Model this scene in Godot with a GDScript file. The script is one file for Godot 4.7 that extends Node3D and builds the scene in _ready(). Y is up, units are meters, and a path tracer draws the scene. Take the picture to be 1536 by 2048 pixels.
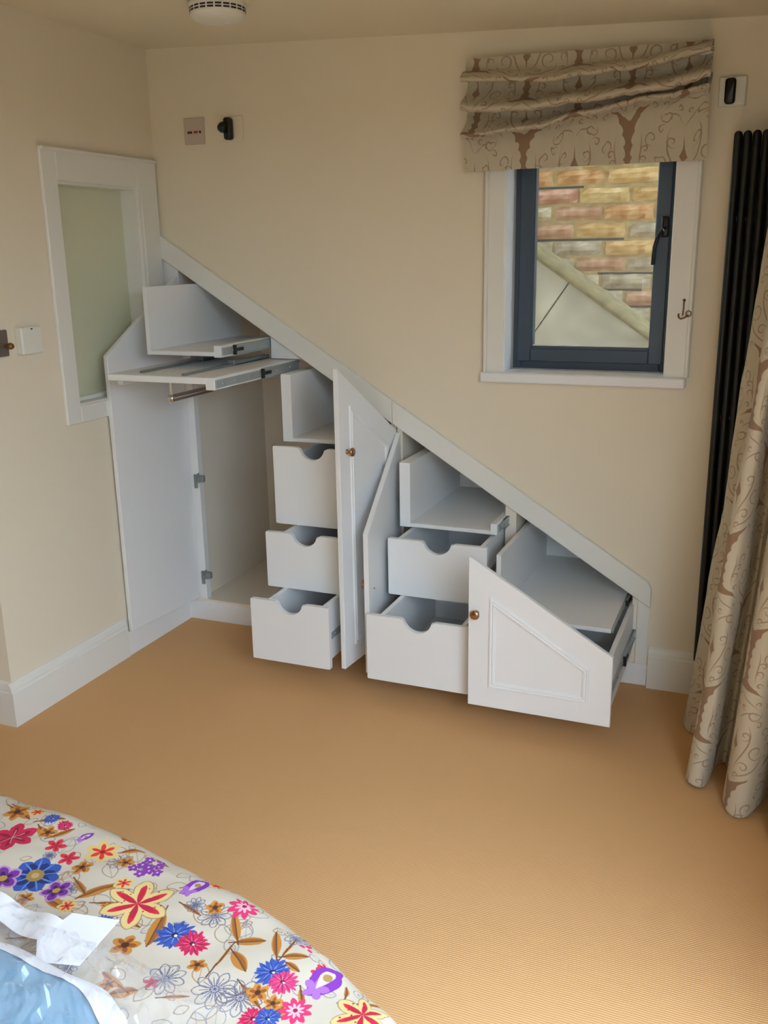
extends Node3D
# A bedroom corner: fitted cupboards and drawers, all open, under a sloping stair line.
# x runs along the back wall, y up, z from the back wall towards the camera. Metres.

var M := {}
var taken := {}
var rng := RandomNumberGenerator.new()

const SLOPE := -0.6265          # fall of the stair line per metre of x
func slope_y(x: float) -> float:   # lower edge of the sloping trim
	return 1.489 + SLOPE * x

# ------------------------------------------------------------------ scene set-up
func _ready() -> void:
	rng.seed = 7
	var cam := Camera3D.new()
	cam.name = "camera"
	cam.fov = 57.3165
	cam.near = 0.02
	cam.transform = Transform3D(Basis(Vector3(0.92551, -0.01601, -0.37838), Vector3(-0.08652, 0.96375, -0.25240), Vector3(0.36871, 0.26633, 0.89057)).orthonormalized(), Vector3(2.2143, 1.5, 3.1704))
	add_child(cam)
	cam.current = true

	var sky_mat := ProceduralSkyMaterial.new()
	sky_mat.sky_top_color = Color(0.825, 0.915, 1.0)
	sky_mat.sky_horizon_color = Color(0.79, 0.875, 0.95)
	sky_mat.sky_curve = 0.25
	sky_mat.ground_bottom_color = Color(0.16, 0.15, 0.13)
	sky_mat.ground_horizon_color = Color(0.30, 0.30, 0.28)
	sky_mat.sun_angle_max = 0.0
	var sky := Sky.new()
	sky.sky_material = sky_mat
	var env := Environment.new()
	env.background_mode = Environment.BG_SKY
	env.sky = sky
	env.background_energy_multiplier = 5.0
	env.tonemap_mode = Environment.TONE_MAPPER_LINEAR
	env.tonemap_exposure = 2.85
	env.sdfgi_enabled = true
	env.ssao_enabled = true
	env.ssil_enabled = true
	var we := WorldEnvironment.new()
	we.name = "world_environment"
	we.environment = env
	add_child(we)

	make_materials()
	build_shell()
	build_windows()
	build_outside()
	build_cupboards()
	build_textiles()
	build_radiator()
	build_fittings()
	build_bed()

# ------------------------------------------------------------------ node helpers
func numbered(n: String) -> String:
	if not taken.has(n):
		taken[n] = 0
		return n
	taken[n] += 1
	return "%s_%03d" % [n, taken[n]]

func thing(called: String, label: String, category: String, at := Vector3.ZERO, group := "") -> Node3D:
	var o := Node3D.new()
	o.name = numbered(called)
	add_child(o)
	o.position = at
	o.set_meta("label", label)
	o.set_meta("category", category)
	if group: o.set_meta("group", group)
	return o

func put(called: String, st: SurfaceTool, m: Material, parent: Node3D = null, at := Vector3.ZERO) -> MeshInstance3D:
	var o := MeshInstance3D.new()
	st.generate_normals()
	o.mesh = st.commit()
	o.material_override = m
	o.cast_shadow = GeometryInstance3D.SHADOW_CASTING_SETTING_ON
	if parent == null:
		o.name = numbered(called)
		add_child(o)
	else:
		o.name = called
		parent.add_child(o, true)
	o.position = at
	return o

func share(called: String, mesh: Mesh, m: Material, parent: Node3D, at := Vector3.ZERO) -> MeshInstance3D:
	var o := MeshInstance3D.new()
	o.mesh = mesh
	o.material_override = m
	o.name = called
	parent.add_child(o, true)
	o.position = at
	return o

func tag(o: Node3D, label: String, category: String, group := "") -> Node3D:
	o.set_meta("label", label)
	o.set_meta("category", category)
	if group: o.set_meta("group", group)
	return o

func struct(o: Node3D, label: String, category: String) -> Node3D:
	o.set_meta("kind", "structure")
	return tag(o, label, category)

# ------------------------------------------------------------------ mesh helpers
func mb(smooth := false) -> SurfaceTool:
	var st := SurfaceTool.new()
	st.begin(Mesh.PRIMITIVE_TRIANGLES)
	st.set_smooth_group(0 if smooth else -1)
	return st

func tri(st: SurfaceTool, a: Vector3, b: Vector3, c: Vector3, out: Vector3) -> void:
	st.add_vertex(a)
	if (b - a).cross(c - a).dot(out) > 0.0:   # clockwise seen from outside
		st.add_vertex(c); st.add_vertex(b)
	else:
		st.add_vertex(b); st.add_vertex(c)

func quad(st: SurfaceTool, a: Vector3, b: Vector3, c: Vector3, d: Vector3, out: Vector3) -> void:
	tri(st, a, b, c, out)
	tri(st, a, c, d, out)

func box(st: SurfaceTool, lo: Vector3, hi: Vector3, r := 0.0015, xf := Transform3D.IDENTITY) -> void:
	# a box with chamfered edges
	var h := (hi - lo) * 0.5
	var c := (hi + lo) * 0.5
	r = minf(r, minf(h.x, minf(h.y, h.z)) * 0.6)
	var P := func(sx: float, sy: float, sz: float, ax: int) -> Vector3:
		var v := Vector3(sx * (h.x - (0.0 if ax == 0 else r)), sy * (h.y - (0.0 if ax == 1 else r)), sz * (h.z - (0.0 if ax == 2 else r)))
		return xf * (c + v)
	var B := xf.basis
	for s in [-1.0, 1.0]:
		quad(st, P.call(s, -1, -1, 0), P.call(s, 1, -1, 0), P.call(s, 1, 1, 0), P.call(s, -1, 1, 0), B * Vector3(s, 0, 0))
		quad(st, P.call(-1, s, -1, 1), P.call(1, s, -1, 1), P.call(1, s, 1, 1), P.call(-1, s, 1, 1), B * Vector3(0, s, 0))
		quad(st, P.call(-1, -1, s, 2), P.call(1, -1, s, 2), P.call(1, 1, s, 2), P.call(-1, 1, s, 2), B * Vector3(0, 0, s))
		for t in [-1.0, 1.0]:
			quad(st, P.call(s, t, -1, 0), P.call(s, t, 1, 0), P.call(s, t, 1, 1), P.call(s, t, -1, 1), B * Vector3(s, t, 0))
			quad(st, P.call(s, -1, t, 0), P.call(s, 1, t, 0), P.call(s, 1, t, 2), P.call(s, -1, t, 2), B * Vector3(s, 0, t))
			quad(st, P.call(-1, s, t, 1), P.call(1, s, t, 1), P.call(1, s, t, 2), P.call(-1, s, t, 2), B * Vector3(0, s, t))
			for u in [-1.0, 1.0]:
				tri(st, P.call(s, t, u, 0), P.call(s, t, u, 1), P.call(s, t, u, 2), B * Vector3(s, t, u))

func prism(st: SurfaceTool, pts: PackedVector2Array, a: float, b: float, xf := Transform3D.IDENTITY) -> void:
	# a polygon in x,y pushed from z = a to z = b (a < b)
	var idx := Geometry2D.triangulate_polygon(pts)
	for i in range(0, idx.size(), 3):
		var p := pts[idx[i]]; var q := pts[idx[i + 1]]; var r := pts[idx[i + 2]]
		tri(st, xf * Vector3(p.x, p.y, b), xf * Vector3(q.x, q.y, b), xf * Vector3(r.x, r.y, b), xf.basis * Vector3(0, 0, 1))
		tri(st, xf * Vector3(p.x, p.y, a), xf * Vector3(q.x, q.y, a), xf * Vector3(r.x, r.y, a), xf.basis * Vector3(0, 0, -1))
	var area := 0.0
	for i in pts.size():
		area += pts[i].cross(pts[(i + 1) % pts.size()])
	for i in pts.size():
		var p := pts[i]; var q := pts[(i + 1) % pts.size()]
		var n := Vector2(q.y - p.y, p.x - q.x) * signf(area)
		quad(st, xf * Vector3(p.x, p.y, a), xf * Vector3(q.x, q.y, a), xf * Vector3(q.x, q.y, b), xf * Vector3(p.x, p.y, b), xf.basis * Vector3(n.x, n.y, 0))

func inset(pts: PackedVector2Array, d: float) -> PackedVector2Array:
	# parallel inset of a convex polygon by d (keeps the number of points)
	var area := 0.0
	for i in pts.size(): area += pts[i].cross(pts[(i + 1) % pts.size()])
	var s := signf(area)
	var out := PackedVector2Array()
	for i in pts.size():
		var p0 := pts[(i + pts.size() - 1) % pts.size()]; var p1 := pts[i]; var p2 := pts[(i + 1) % pts.size()]
		var n1 := (p1 - p0).orthogonal().normalized() * -s
		var n2 := (p2 - p1).orthogonal().normalized() * -s
		var m := (n1 + n2).normalized()
		out.append(p1 + m * (d / m.dot(n1)))
	return out

func bevel_prism(st: SurfaceTool, pts: PackedVector2Array, a: float, b: float, r: float, xf := Transform3D.IDENTITY) -> void:
	# a convex plate whose front (z = b) and back edges are chamfered
	var ins := inset(pts, r)
	var cen := Vector2.ZERO
	for p in pts: cen += p / pts.size()
	var idx := Geometry2D.triangulate_polygon(ins)
	for i in range(0, idx.size(), 3):
		for z in [[b, 1.0], [a, -1.0]]:
			var p := ins[idx[i]]; var q := ins[idx[i + 1]]; var w := ins[idx[i + 2]]
			tri(st, xf * Vector3(p.x, p.y, z[0]), xf * Vector3(q.x, q.y, z[0]), xf * Vector3(w.x, w.y, z[0]), xf.basis * Vector3(0, 0, z[1]))
	for i in pts.size():
		var j := (i + 1) % pts.size()
		var n := ((pts[i] + pts[j]) * 0.5 - cen)
		var nn := xf.basis * Vector3(n.x, n.y, 0)
		quad(st, xf * Vector3(pts[i].x, pts[i].y, a + r), xf * Vector3(pts[j].x, pts[j].y, a + r), xf * Vector3(pts[j].x, pts[j].y, b - r), xf * Vector3(pts[i].x, pts[i].y, b - r), nn)
		quad(st, xf * Vector3(pts[i].x, pts[i].y, b - r), xf * Vector3(pts[j].x, pts[j].y, b - r), xf * Vector3(ins[j].x, ins[j].y, b), xf * Vector3(ins[i].x, ins[i].y, b), nn + xf.basis * Vector3(0, 0, 0.5))
		quad(st, xf * Vector3(pts[i].x, pts[i].y, a + r), xf * Vector3(pts[j].x, pts[j].y, a + r), xf * Vector3(ins[j].x, ins[j].y, a), xf * Vector3(ins[i].x, ins[i].y, a), nn - xf.basis * Vector3(0, 0, 0.5))

func ring_moulding(st: SurfaceTool, pts: PackedVector2Array, prof: Array, xf := Transform3D.IDENTITY) -> void:
	# prof: [inset, height] pairs from the outer edge to the inner edge of a frame moulding
	for k in prof.size() - 1:
		var p := inset(pts, prof[k][0]); var q := inset(pts, prof[k + 1][0])
		var dh: float = prof[k + 1][1] - prof[k][1]; var dw: float = prof[k + 1][0] - prof[k][0]
		for i in pts.size():
			var j := (i + 1) % pts.size()
			var inw := ((q[i] + q[j]) - (p[i] + p[j])).normalized()
			var n := Vector3(-inw.x * dh, -inw.y * dh, maxf(absf(dw), 0.0001))
			quad(st, xf * Vector3(p[i].x, p[i].y, prof[k][1]), xf * Vector3(p[j].x, p[j].y, prof[k][1]), xf * Vector3(q[j].x, q[j].y, prof[k + 1][1]), xf * Vector3(q[i].x, q[i].y, prof[k + 1][1]), xf.basis * n)

func lathe(st: SurfaceTool, prof: Array, xf := Transform3D.IDENTITY, seg := 24) -> void:
	# prof: [radius, height] pairs along local y
	for k in prof.size() - 1:
		var r0: float = prof[k][0]; var h0: float = prof[k][1]; var r1: float = prof[k + 1][0]; var h1: float = prof[k + 1][1]
		for i in seg:
			var a := TAU * i / seg; var b := TAU * (i + 1) / seg
			var n2 := Vector2(h1 - h0, r0 - r1)
			var mid := (a + b) * 0.5
			var n := xf.basis * Vector3(cos(mid) * n2.x, n2.y, sin(mid) * n2.x)
			var p := xf * Vector3(cos(a) * r0, h0, sin(a) * r0); var q := xf * Vector3(cos(b) * r0, h0, sin(b) * r0)
			var r := xf * Vector3(cos(b) * r1, h1, sin(b) * r1); var s := xf * Vector3(cos(a) * r1, h1, sin(a) * r1)
			if r0 > 0.00001: tri(st, p, q, r, n)
			if r1 > 0.00001: tri(st, p, r, s, n)

func tube(st: SurfaceTool, path: Array, rad: float, seg := 10, caps := true) -> void:
	var up := Vector3.UP
	var rings := []
	for i in path.size():
		var d: Vector3 = (path[mini(i + 1, path.size() - 1)] - path[maxi(i - 1, 0)]).normalized()
		if absf(d.dot(up)) > 0.95: up = Vector3.RIGHT if absf(d.x) < 0.8 else Vector3.BACK
		var s := d.cross(up).normalized(); var t := s.cross(d).normalized()
		up = t
		var ring := []
		for k in seg: ring.append(path[i] + (s * cos(TAU * k / seg) + t * sin(TAU * k / seg)) * rad)
		rings.append(ring)
	for i in path.size() - 1:
		for k in seg:
			var l := (k + 1) % seg
			var n: Vector3 = rings[i][k] + rings[i][l] - path[i] * 2.0
			quad(st, rings[i][k], rings[i][l], rings[i + 1][l], rings[i + 1][k], n)
	if caps:
		for e in [0, path.size() - 1]:
			var n: Vector3 = path[0] - path[1] if e == 0 else path[e] - path[e - 1]
			for k in range(1, seg - 1): tri(st, rings[e][0], rings[e][k], rings[e][k + 1], n)

func sheet(st: SurfaceTool, P: Array, U: Array, closed := false) -> void:
	# a grid of points with uv
	for i in P.size() - 1:
		for j in P[0].size() - 1:
			for k in [[0, 0], [1, 0], [1, 1], [0, 0], [1, 1], [0, 1]]:
				st.set_uv(U[i + k[0]][j + k[1]])
				st.add_vertex(P[i + k[0]][j + k[1]])

func V2(a: Array) -> PackedVector2Array:
	var o := PackedVector2Array()
	for p in a: o.append(Vector2(p[0], p[1]))
	return o

# ------------------------------------------------------------------ drawing on images
var CW := 0
var CH := 0
var CB: PackedByteArray

func canvas(w: int, h: int, c: Color) -> void:
	CW = w; CH = h
	var im := Image.create(w, h, false, Image.FORMAT_RGB8)
	im.fill(c)
	CB = im.get_data()

func span(y: int, x0: int, x1: int, r: int, g: int, b: int, k: float) -> void:
	var row := posmod(y, CH) * CW
	for x in range(x0, x1 + 1):
		var o := (row + posmod(x, CW)) * 3
		CB[o] = int(lerpf(CB[o], r, k)); CB[o + 1] = int(lerpf(CB[o + 1], g, k)); CB[o + 2] = int(lerpf(CB[o + 2], b, k))

func fill(pts: PackedVector2Array, c: Color, k := 1.0) -> void:
	var lo := INF; var hi := -INF
	for p in pts: lo = minf(lo, p.y); hi = maxf(hi, p.y)
	for y in range(ceili(lo), floori(hi) + 1):
		var xs := []
		for i in pts.size():
			var p := pts[i]; var q := pts[(i + 1) % pts.size()]
			if (p.y <= y) != (q.y <= y): xs.append(p.x + (q.x - p.x) * (y - p.y) / (q.y - p.y))
		xs.sort()
		for i in range(0, xs.size() - 1, 2): span(y, ceili(xs[i]), floori(xs[i + 1]), c.r8, c.g8, c.b8, k)

func disc(p: Vector2, r: float, c: Color, k := 1.0) -> void:
	for y in range(ceili(p.y - r), floori(p.y + r) + 1):
		var w := sqrt(maxf(0.0, r * r - (y - p.y) * (y - p.y)))
		span(y, ceili(p.x - w), floori(p.x + w), c.r8, c.g8, c.b8, k)

func stroke(pts: PackedVector2Array, w: float, c: Color, k := 1.0, taper := false) -> void:
	for i in pts.size() - 1:
		var d := pts[i].distance_to(pts[i + 1])
		var n := maxi(1, int(d / maxf(0.7, w * 0.4)))
		for j in n:
			var t := (i + float(j) / n) / (pts.size() - 1)
			disc(pts[i].lerp(pts[i + 1], float(j) / n), maxf(0.5, w * 0.5 * (sin(PI * t) * 0.8 + 0.2 if taper else 1.0)), c, k)

func spiral(c: Vector2, r0: float, a0: float, turns: float, dirn: float) -> PackedVector2Array:
	var o := PackedVector2Array()
	for i in 28:
		var t := i / 27.0
		o.append(c + Vector2.from_angle(a0 + dirn * turns * TAU * t) * r0 * (1.0 - 0.85 * t))
	return o

func bez(a: Vector2, b: Vector2, c: Vector2, d: Vector2, n := 14) -> PackedVector2Array:
	var o := PackedVector2Array()
	for i in n + 1: o.append(a.bezier_interpolate(b, c, d, float(i) / n))
	return o

func canvas_texture() -> ImageTexture:
	return ImageTexture.create_from_image(Image.create_from_data(CW, CH, false, Image.FORMAT_RGB8, CB))

# the damask of the blind and the curtain: pale ogee medallions with scrolls on a taupe ground
func damask() -> ImageTexture:
	var ground := Color(0.585, 0.47, 0.375); var pale := Color(0.79, 0.745, 0.66); var line := Color(0.64, 0.545, 0.45)
	canvas(512, 768, ground)
	for centre in [Vector2(256, 384), Vector2(0, 0)]:
		var out := PackedVector2Array()
		for s in [1.0, -1.0]:
			for i in 91:
				var t := i / 90.0 if s > 0 else 1.0 - i / 90.0
				var v := lerpf(-275.0, 215.0, t)
				var w := 234.0
				if v < -40.0: w = 234.0 * sqrt(maxf(0.0, 1.0 - pow((v + 40.0) / 235.0, 2.0)))
				elif v > 60.0: w = 234.0 * (1.0 - pow((v - 60.0) / 155.0, 1.2))
				w += 11.0 * absf(sin(v * 0.062)) * minf(1.0, w / 80.0)
				out.append(centre + Vector2(s * w, v))
		fill(out, pale)
		# ground coloured spearheads on the axis
		fill(V2([[centre.x - 4, centre.y - 30], [centre.x - 20, centre.y + 14], [centre.x - 4, centre.y + 34], [centre.x, centre.y + 80], [centre.x + 4, centre.y + 34], [centre.x + 20, centre.y + 14], [centre.x + 4, centre.y - 30], [centre.x, centre.y - 80]]), ground)
		for s in [1.0, -1.0]:
			var m := func(x: float, y: float) -> Vector2: return centre + Vector2(s * x, y)
			stroke(bez(m.call(6, 150), m.call(40, 40), m.call(110, -20), m.call(60, -110)), 8, line, 1.0, true)
			stroke(bez(m.call(6, 180), m.call(60, 150), m.call(150, 120), m.call(150, 40)), 8, line, 1.0, true)
			stroke(bez(m.call(4, -120), m.call(30, -170), m.call(90, -190), m.call(110, -150)), 7, line, 1.0, true)
			stroke(bez(m.call(0, -262), m.call(14, -230), m.call(60, -225), m.call(90, -190)), 6, line, 1.0, true)
			stroke(bez(m.call(200, -90), m.call(180, -20), m.call(214, 20), m.call(196, 70)), 6, line, 1.0, true)
			for q in [[112, 30, 46, 0.2, 1.3, 1.0], [150, -60, 34, 2.0, 1.2, -1.0], [78, -160, 36, -1.0, 1.2, 1.0], [60, 110, 30, 2.6, 1.2, 1.0], [188, 20, 22, 1.5, 1.0, 1.0], [54, -50, 28, 2.4, 1.2, -1.0], [34, 160, 20, 0.6, 1.2, 1.0], [112, 178, 18, 2.0, 1.1, -1.0], [104, -110, 22, 3.0, 1.1, 1.0], [176, -20, 20, 0.8, 1.1, -1.0], [92, -216, 14, 2.2, 1.0, 1.0], [26, -190, 16, 0.4, 1.1, 1.0], [178, 78, 16, 2.8, 1.0, 1.0]]:
				var sp := spiral(Vector2.ZERO, q[2], q[3], q[4], q[5])
				for i in sp.size(): sp[i] = m.call(q[0] + sp[i].x, q[1] + sp[i].y)
				stroke(sp, 7, line, 1.0, true)
	return canvas_texture()

# the flower print of the bedspread; x0,z0 is the corner of the 1.1 m square it covers
const FX := 0.85
const FZ := 1.92
const FS := 1.1
func floral() -> ImageTexture:
	var n := 1400
	canvas(n, n, Color(0.80, 0.755, 0.69))
	var S := n / FS
	var r2 := RandomNumberGenerator.new()
	r2.seed = 11
	var grey := Color(0.52, 0.50, 0.55)
	# pencil drawn leaves and petals all over
	for i in 620:
		var p := Vector2(r2.randf() * n, r2.randf() * n); var a := r2.randf() * TAU; var l := r2.randf_range(20, 60)
		var d := Vector2.from_angle(a) * l; var e := d.orthogonal() * 0.4
		var c := grey if r2.randf() < 0.5 else Color(0.58, 0.44, 0.32)
		stroke(bez(p, p + d * 0.3 + e, p + d * 0.7 + e, p + d), 2.2, c, 0.55)
		stroke(bez(p, p + d * 0.3 - e, p + d * 0.7 - e, p + d), 2.2, c, 0.55)
		if i % 3 == 0: stroke(bez(p, p + d * 0.4, p + d * 0.6, p + d), 1.6, c, 0.4)
	var leaves := [[1.248,2.169,1.292,2.105,.011],[1.40,2.138,1.421,2.217,.0125],[1.537,2.157,1.582,2.138,.011],[1.545,2.175,1.587,2.207,.011],[1.541,2.153,1.504,2.102,.008],[1.614,2.164,1.587,2.115,.008],[1.622,2.161,1.66,2.147,.008],[1.631,2.169,1.66,2.179,.006],[1.539,2.226,1.538,2.155,.003],[1.621,2.167,1.625,2.11,.003],[1.674,2.204,1.691,2.232,.005],[1.233,2.034,1.273,2.003,.008],[.948,1.994,1.019,2.019,.011],[1.249,2.194,1.193,2.177,.010],[1.739,2.194,1.734,2.166,.005],[1.214,2.128,1.255,2.153,.007],[1.05,2.03,1.08,2.05,.008],[1.30,2.02,1.335,2.03,.007]]
	for i in 70: 
		var p := Vector2(FX + r2.randf() * FS, FZ + 0.38 + r2.randf() * (FS - 0.42)); var d := Vector2.from_angle(r2.randf() * TAU) * r2.randf_range(0.03, 0.08)
		leaves.append([p.x, p.y, p.x + d.x, p.y + d.y, r2.randf_range(.006, .012)])
	for i in 46:
		var p := Vector2(FX + r2.randf() * FS, FZ + 0.03 + r2.randf() * 0.36); var d := Vector2.from_angle(r2.randf_range(-1.2, 0.6)) * r2.randf_range(0.025, 0.06)
		leaves.push_front([p.x, p.y, p.x + d.x, p.y + d.y, r2.randf_range(.003, .008)])
	for l in leaves:
		var p := Vector2(l[0] - FX, l[1] - FZ) * S; var q := Vector2(l[2] - FX, l[3] - FZ) * S
		var d := q - p; var e := d.orthogonal().normalized() * float(l[4]) * S * 1.25
		var up := bez(p, p + d * 0.25 + e, p + d * 0.75 + e, q); var dn := bez(q, p + d * 0.75 - e, p + d * 0.25 - e, p)
		up.append_array(dn)
		fill(up, Color(0.74, 0.50, 0.22))
		var half := bez(p, p + d * 0.25 + e * 0.7, p + d * 0.75 + e * 0.7, q); half.append_array(bez(q, p + d * 0.7, p + d * 0.3, p))
		fill(half, Color(0.58, 0.33, 0.13), 0.8)
		stroke(bez(p - d * 0.15, p + d * 0.3, p + d * 0.6, q), 3.0, Color(0.42, 0.25, 0.16))
	var fl := [["grey",1.563,2.252,.027],["grey",1.604,2.251,.027],["grey",1.251,2.057,.019],["grey",1.479,2.118,.022],["grey",1.625,2.11,.02],["grey",1.486,2.262,.025],
		["lily_red",1.028,2.073,.036],["blue",1.14,2.14,.036],["pansy",1.202,2.16,.021],["pansy",1.095,2.167,.024],["red",1.117,2.063,.016],["red",1.162,2.083,.016],["redy",1.204,2.045,.02],["cluster",1.305,2.051,.024],["tulip",1.413,2.065,.026],["tulip",1.149,2.022,.014],["lily",1.346,2.137,.05],["corn",1.446,2.179,.028],["cornr",1.48,2.183,.022],["corn",1.058,2.004,.014],["cornr",1.093,2.011,.013],["pinkw",1.514,2.085,.024],["corn",1.623,2.193,.025],["cornp",1.646,2.205,.02],["iris",1.702,2.173,.034],["bud",1.649,2.123,.010],["pinkw",1.686,2.243,.02],["cornr",1.638,2.276,.018],["corn",1.657,2.269,.017],["lily",1.776,2.218,.038],["orange",1.513,2.22,.013],["orange",1.622,2.234,.014],["orange",1.651,2.243,.012],["orange",1.203,2.097,.016],["orange",1.259,2.054,.014],["orange",.979,2.008,.021],["orange",1.077,2.038,.015],["orange",1.47,2.103,.013],["corn",1.324,2.196,.016],["orange",1.388,2.224,.02],["orange",1.166,2.194,.014]]
	var kinds := ["lily_red", "blue", "pansy", "red", "redy", "cluster", "tulip", "lily", "corn", "cornr", "pinkw", "cornp", "iris", "orange", "grey"]
	for i in 110: fl.append([kinds[r2.randi() % kinds.size()], FX + r2.randf() * FS, FZ + 0.40 + r2.randf() * (FS - 0.46), r2.randf_range(.014, .034)])
	for i in 34:
		fl.push_front([["orange", "grey", "red", "orange", "grey", "redy", "pansy"][i % 7], FX + r2.randf() * FS, FZ + 0.03 + r2.randf() * 0.36, r2.randf_range(.007, .014)])
	for f in fl: flower(f[0], Vector2(f[1] - FX, f[2] - FZ) * S, f[3] * S * 1.22, r2)
	return canvas_texture()

func petals(c: Vector2, r: float, n: int, a0: float, fat: float, col: Color, k := 1.0, ragged := 0.0, r2: RandomNumberGenerator = null) -> void:
	for i in n:
		var rr := r * (1.0 - (r2.randf() * 0.25 if r2 else 0.0))
		var d := Vector2.from_angle(a0 + TAU * i / n) * rr; var e := d.orthogonal() * fat
		var p := bez(c, c + d * 0.35 + e, c + d * 0.85 + e, c + d)
		p.append_array(bez(c + d, c + d * 0.85 - e, c + d * 0.35 - e, c))
		fill(p, col, k)

func flower(kind: String, c: Vector2, r: float, r2: RandomNumberGenerator) -> void:
	var a := r2.randf() * TAU
	var white := Color(0.90, 0.88, 0.86)
	match kind:
		"lily_red":
			petals(c, r, 6, a, 0.38, Color(0.80, 0.13, 0.30)); petals(c, r * 0.75, 6, a, 0.16, Color(0.58, 0.08, 0.24))
			for i in 5: stroke(bez(c, c, c + Vector2.from_angle(a + i) * r * 0.3, c + Vector2.from_angle(a + i) * r * 0.5), 2.5, Color(0.85, 0.65, 0.62))
		"blue":
			petals(c, r, 7, a, 0.45, Color(0.20, 0.33, 0.66)); petals(c, r * 0.75, 7, a + 0.3, 0.35, Color(0.13, 0.19, 0.42)); petals(c, r * 0.95, 9, a + 0.2, 0.05, Color(0.38, 0.53, 0.82))
			disc(c, r * 0.34, Color(0.62, 0.50, 0.28)); disc(c, r * 0.15, Color(0.76, 0.62, 0.40))
		"pansy":
			petals(c, r * 1.1, 5, a, 0.5, Color(0.72, 0.55, 0.74)); petals(c, r * 0.95, 5, a, 0.42, Color(0.46, 0.19, 0.58)); petals(c, r * 0.6, 5, a, 0.3, Color(0.24, 0.10, 0.34))
			disc(c, r * 0.26, Color(0.72, 0.58, 0.26))
		"red":
			petals(c, r, 5, a, 0.36, Color(0.84, 0.20, 0.28)); petals(c, r * 0.6, 5, a, 0.2, Color(0.66, 0.10, 0.20))
		"redy":
			petals(c, r * 1.35, 6, a, 0.4, Color(0.86, 0.74, 0.48)); petals(c, r * 0.9, 6, a, 0.25, Color(0.86, 0.22, 0.18)); disc(c, r * 0.2, Color(0.6, 0.1, 0.1))
		"lily":
			petals(c, r, 6, a, 0.36, Color(0.62, 0.52, 0.36)); petals(c, r * 0.97, 6, a, 0.33, Color(0.88, 0.77, 0.52)); petals(c, r * 0.8, 6, a, 0.15, Color(0.82, 0.16, 0.24)); petals(c, r * 0.6, 6, a, 0.2, Color(0.72, 0.10, 0.22), 0.7)
			for i in 16: disc(c + Vector2.from_angle(r2.randf() * TAU) * r * r2.randf_range(0.3, 0.75), 2.0, Color(0.55, 0.25, 0.15))
		"cluster":
			for i in 9:
				var p := c + Vector2.from_angle(a + i * 2.4) * r * sqrt(i / 9.0)
				petals(p, r * 0.36, 5, a + i, 0.45, Color(0.52, 0.22, 0.62)); disc(p, r * 0.08, Color(0.80, 0.68, 0.84))
		"tulip", "iris":
			var up := Vector2(0.35, -1.0).normalized() * r
			var e := up.orthogonal() * 0.62
			var p := bez(c - up, c - up * 0.4 + e * 1.3, c + up * 0.5 + e, c + up); p.append_array(bez(c + up, c + up * 0.5 - e, c - up * 0.4 - e * 1.3, c - up))
			fill(p, Color(0.50, 0.20, 0.66)); petals(c - up * 0.6, r * 0.5, 5, a, 0.4, Color(0.66, 0.42, 0.78))
			var q := bez(c - up * 0.6, c + e * 0.7, c + up * 0.3 + e * 0.5, c + up * 0.6); q.append_array(bez(c + up * 0.6, c + up * 0.3 - e * 0.4, c - e * 0.4, c - up * 0.6))
			fill(q, Color(0.85, 0.76, 0.86)); disc(c, r * 0.17, Color(0.66, 0.53, 0.30))
		"corn", "cornr", "cornp":
			var col: Color = {"corn": Color(0.22, 0.33, 0.68), "cornr": Color(0.80, 0.12, 0.32), "cornp": Color(0.85, 0.22, 0.46)}[kind]
			petals(c, r * 1.05, 17, a, 0.16, col, 1.0, 0.0, r2); petals(c, r * 0.8, 13, a + 0.2, 0.2, col); petals(c, r * 0.85, 11, a, 0.04, col.darkened(0.4)); petals(c, r * 0.6, 9, a, 0.05, col.lightened(0.4))
			disc(c, r * 0.16, col.darkened(0.5)); disc(c + Vector2(3, 1), r * 0.08, white)
		"pinkw":
			petals(c, r, 9, a, 0.26, Color(0.86, 0.20, 0.42)); petals(c, r * 0.55, 9, a, 0.2, Color(0.93, 0.72, 0.76)); disc(c, r * 0.14, Color(0.6, 0.1, 0.25))
		"bud":
			petals(c, r * 1.3, 3, -1.4, 0.4, Color(0.86, 0.2, 0.42)); disc(c, r * 0.3, white)
		"orange":
			petals(c, r, 5, a, 0.45, Color(0.78, 0.52, 0.22)); petals(c, r * 0.75, 5, a + 0.2, 0.3, Color(0.58, 0.32, 0.12)); disc(c, r * 0.25, Color(0.30, 0.16, 0.10))
		_:
			for i in 9:
				var d := Vector2.from_angle(a + TAU * i / 9) * r; var e := d.orthogonal() * 0.3
				var p := bez(c + d * 0.15, c + d * 0.4 + e, c + d * 0.9 + e, c + d); p.append_array(bez(c + d, c + d * 0.9 - e, c + d * 0.4 - e, c + d * 0.15))
				stroke(p, 2.0, Color(0.40, 0.40, 0.50), 0.8)
				stroke(bez(c, c + d * 0.2, c + d * 0.5, c + d * 0.7), 1.6, Color(0.30, 0.32, 0.48), 0.7)

# ------------------------------------------------------------------ materials
func mat(c: Color, rough := 0.6, metal := 0.0) -> StandardMaterial3D:
	var m := StandardMaterial3D.new()
	m.albedo_color = c
	m.roughness = rough
	m.metallic = metal
	return m

func noise_tex(freq: float, size: int, lo: Color, hi: Color, sd := 1, octaves := 4) -> NoiseTexture2D:
	var nz := FastNoiseLite.new()
	nz.seed = sd; nz.frequency = freq; nz.fractal_octaves = octaves
	var g := Gradient.new()
	g.set_color(0, lo); g.set_color(1, hi)
	var t := NoiseTexture2D.new()
	t.width = size; t.height = size; t.seamless = true; t.noise = nz; t.color_ramp = g
	return t

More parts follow.
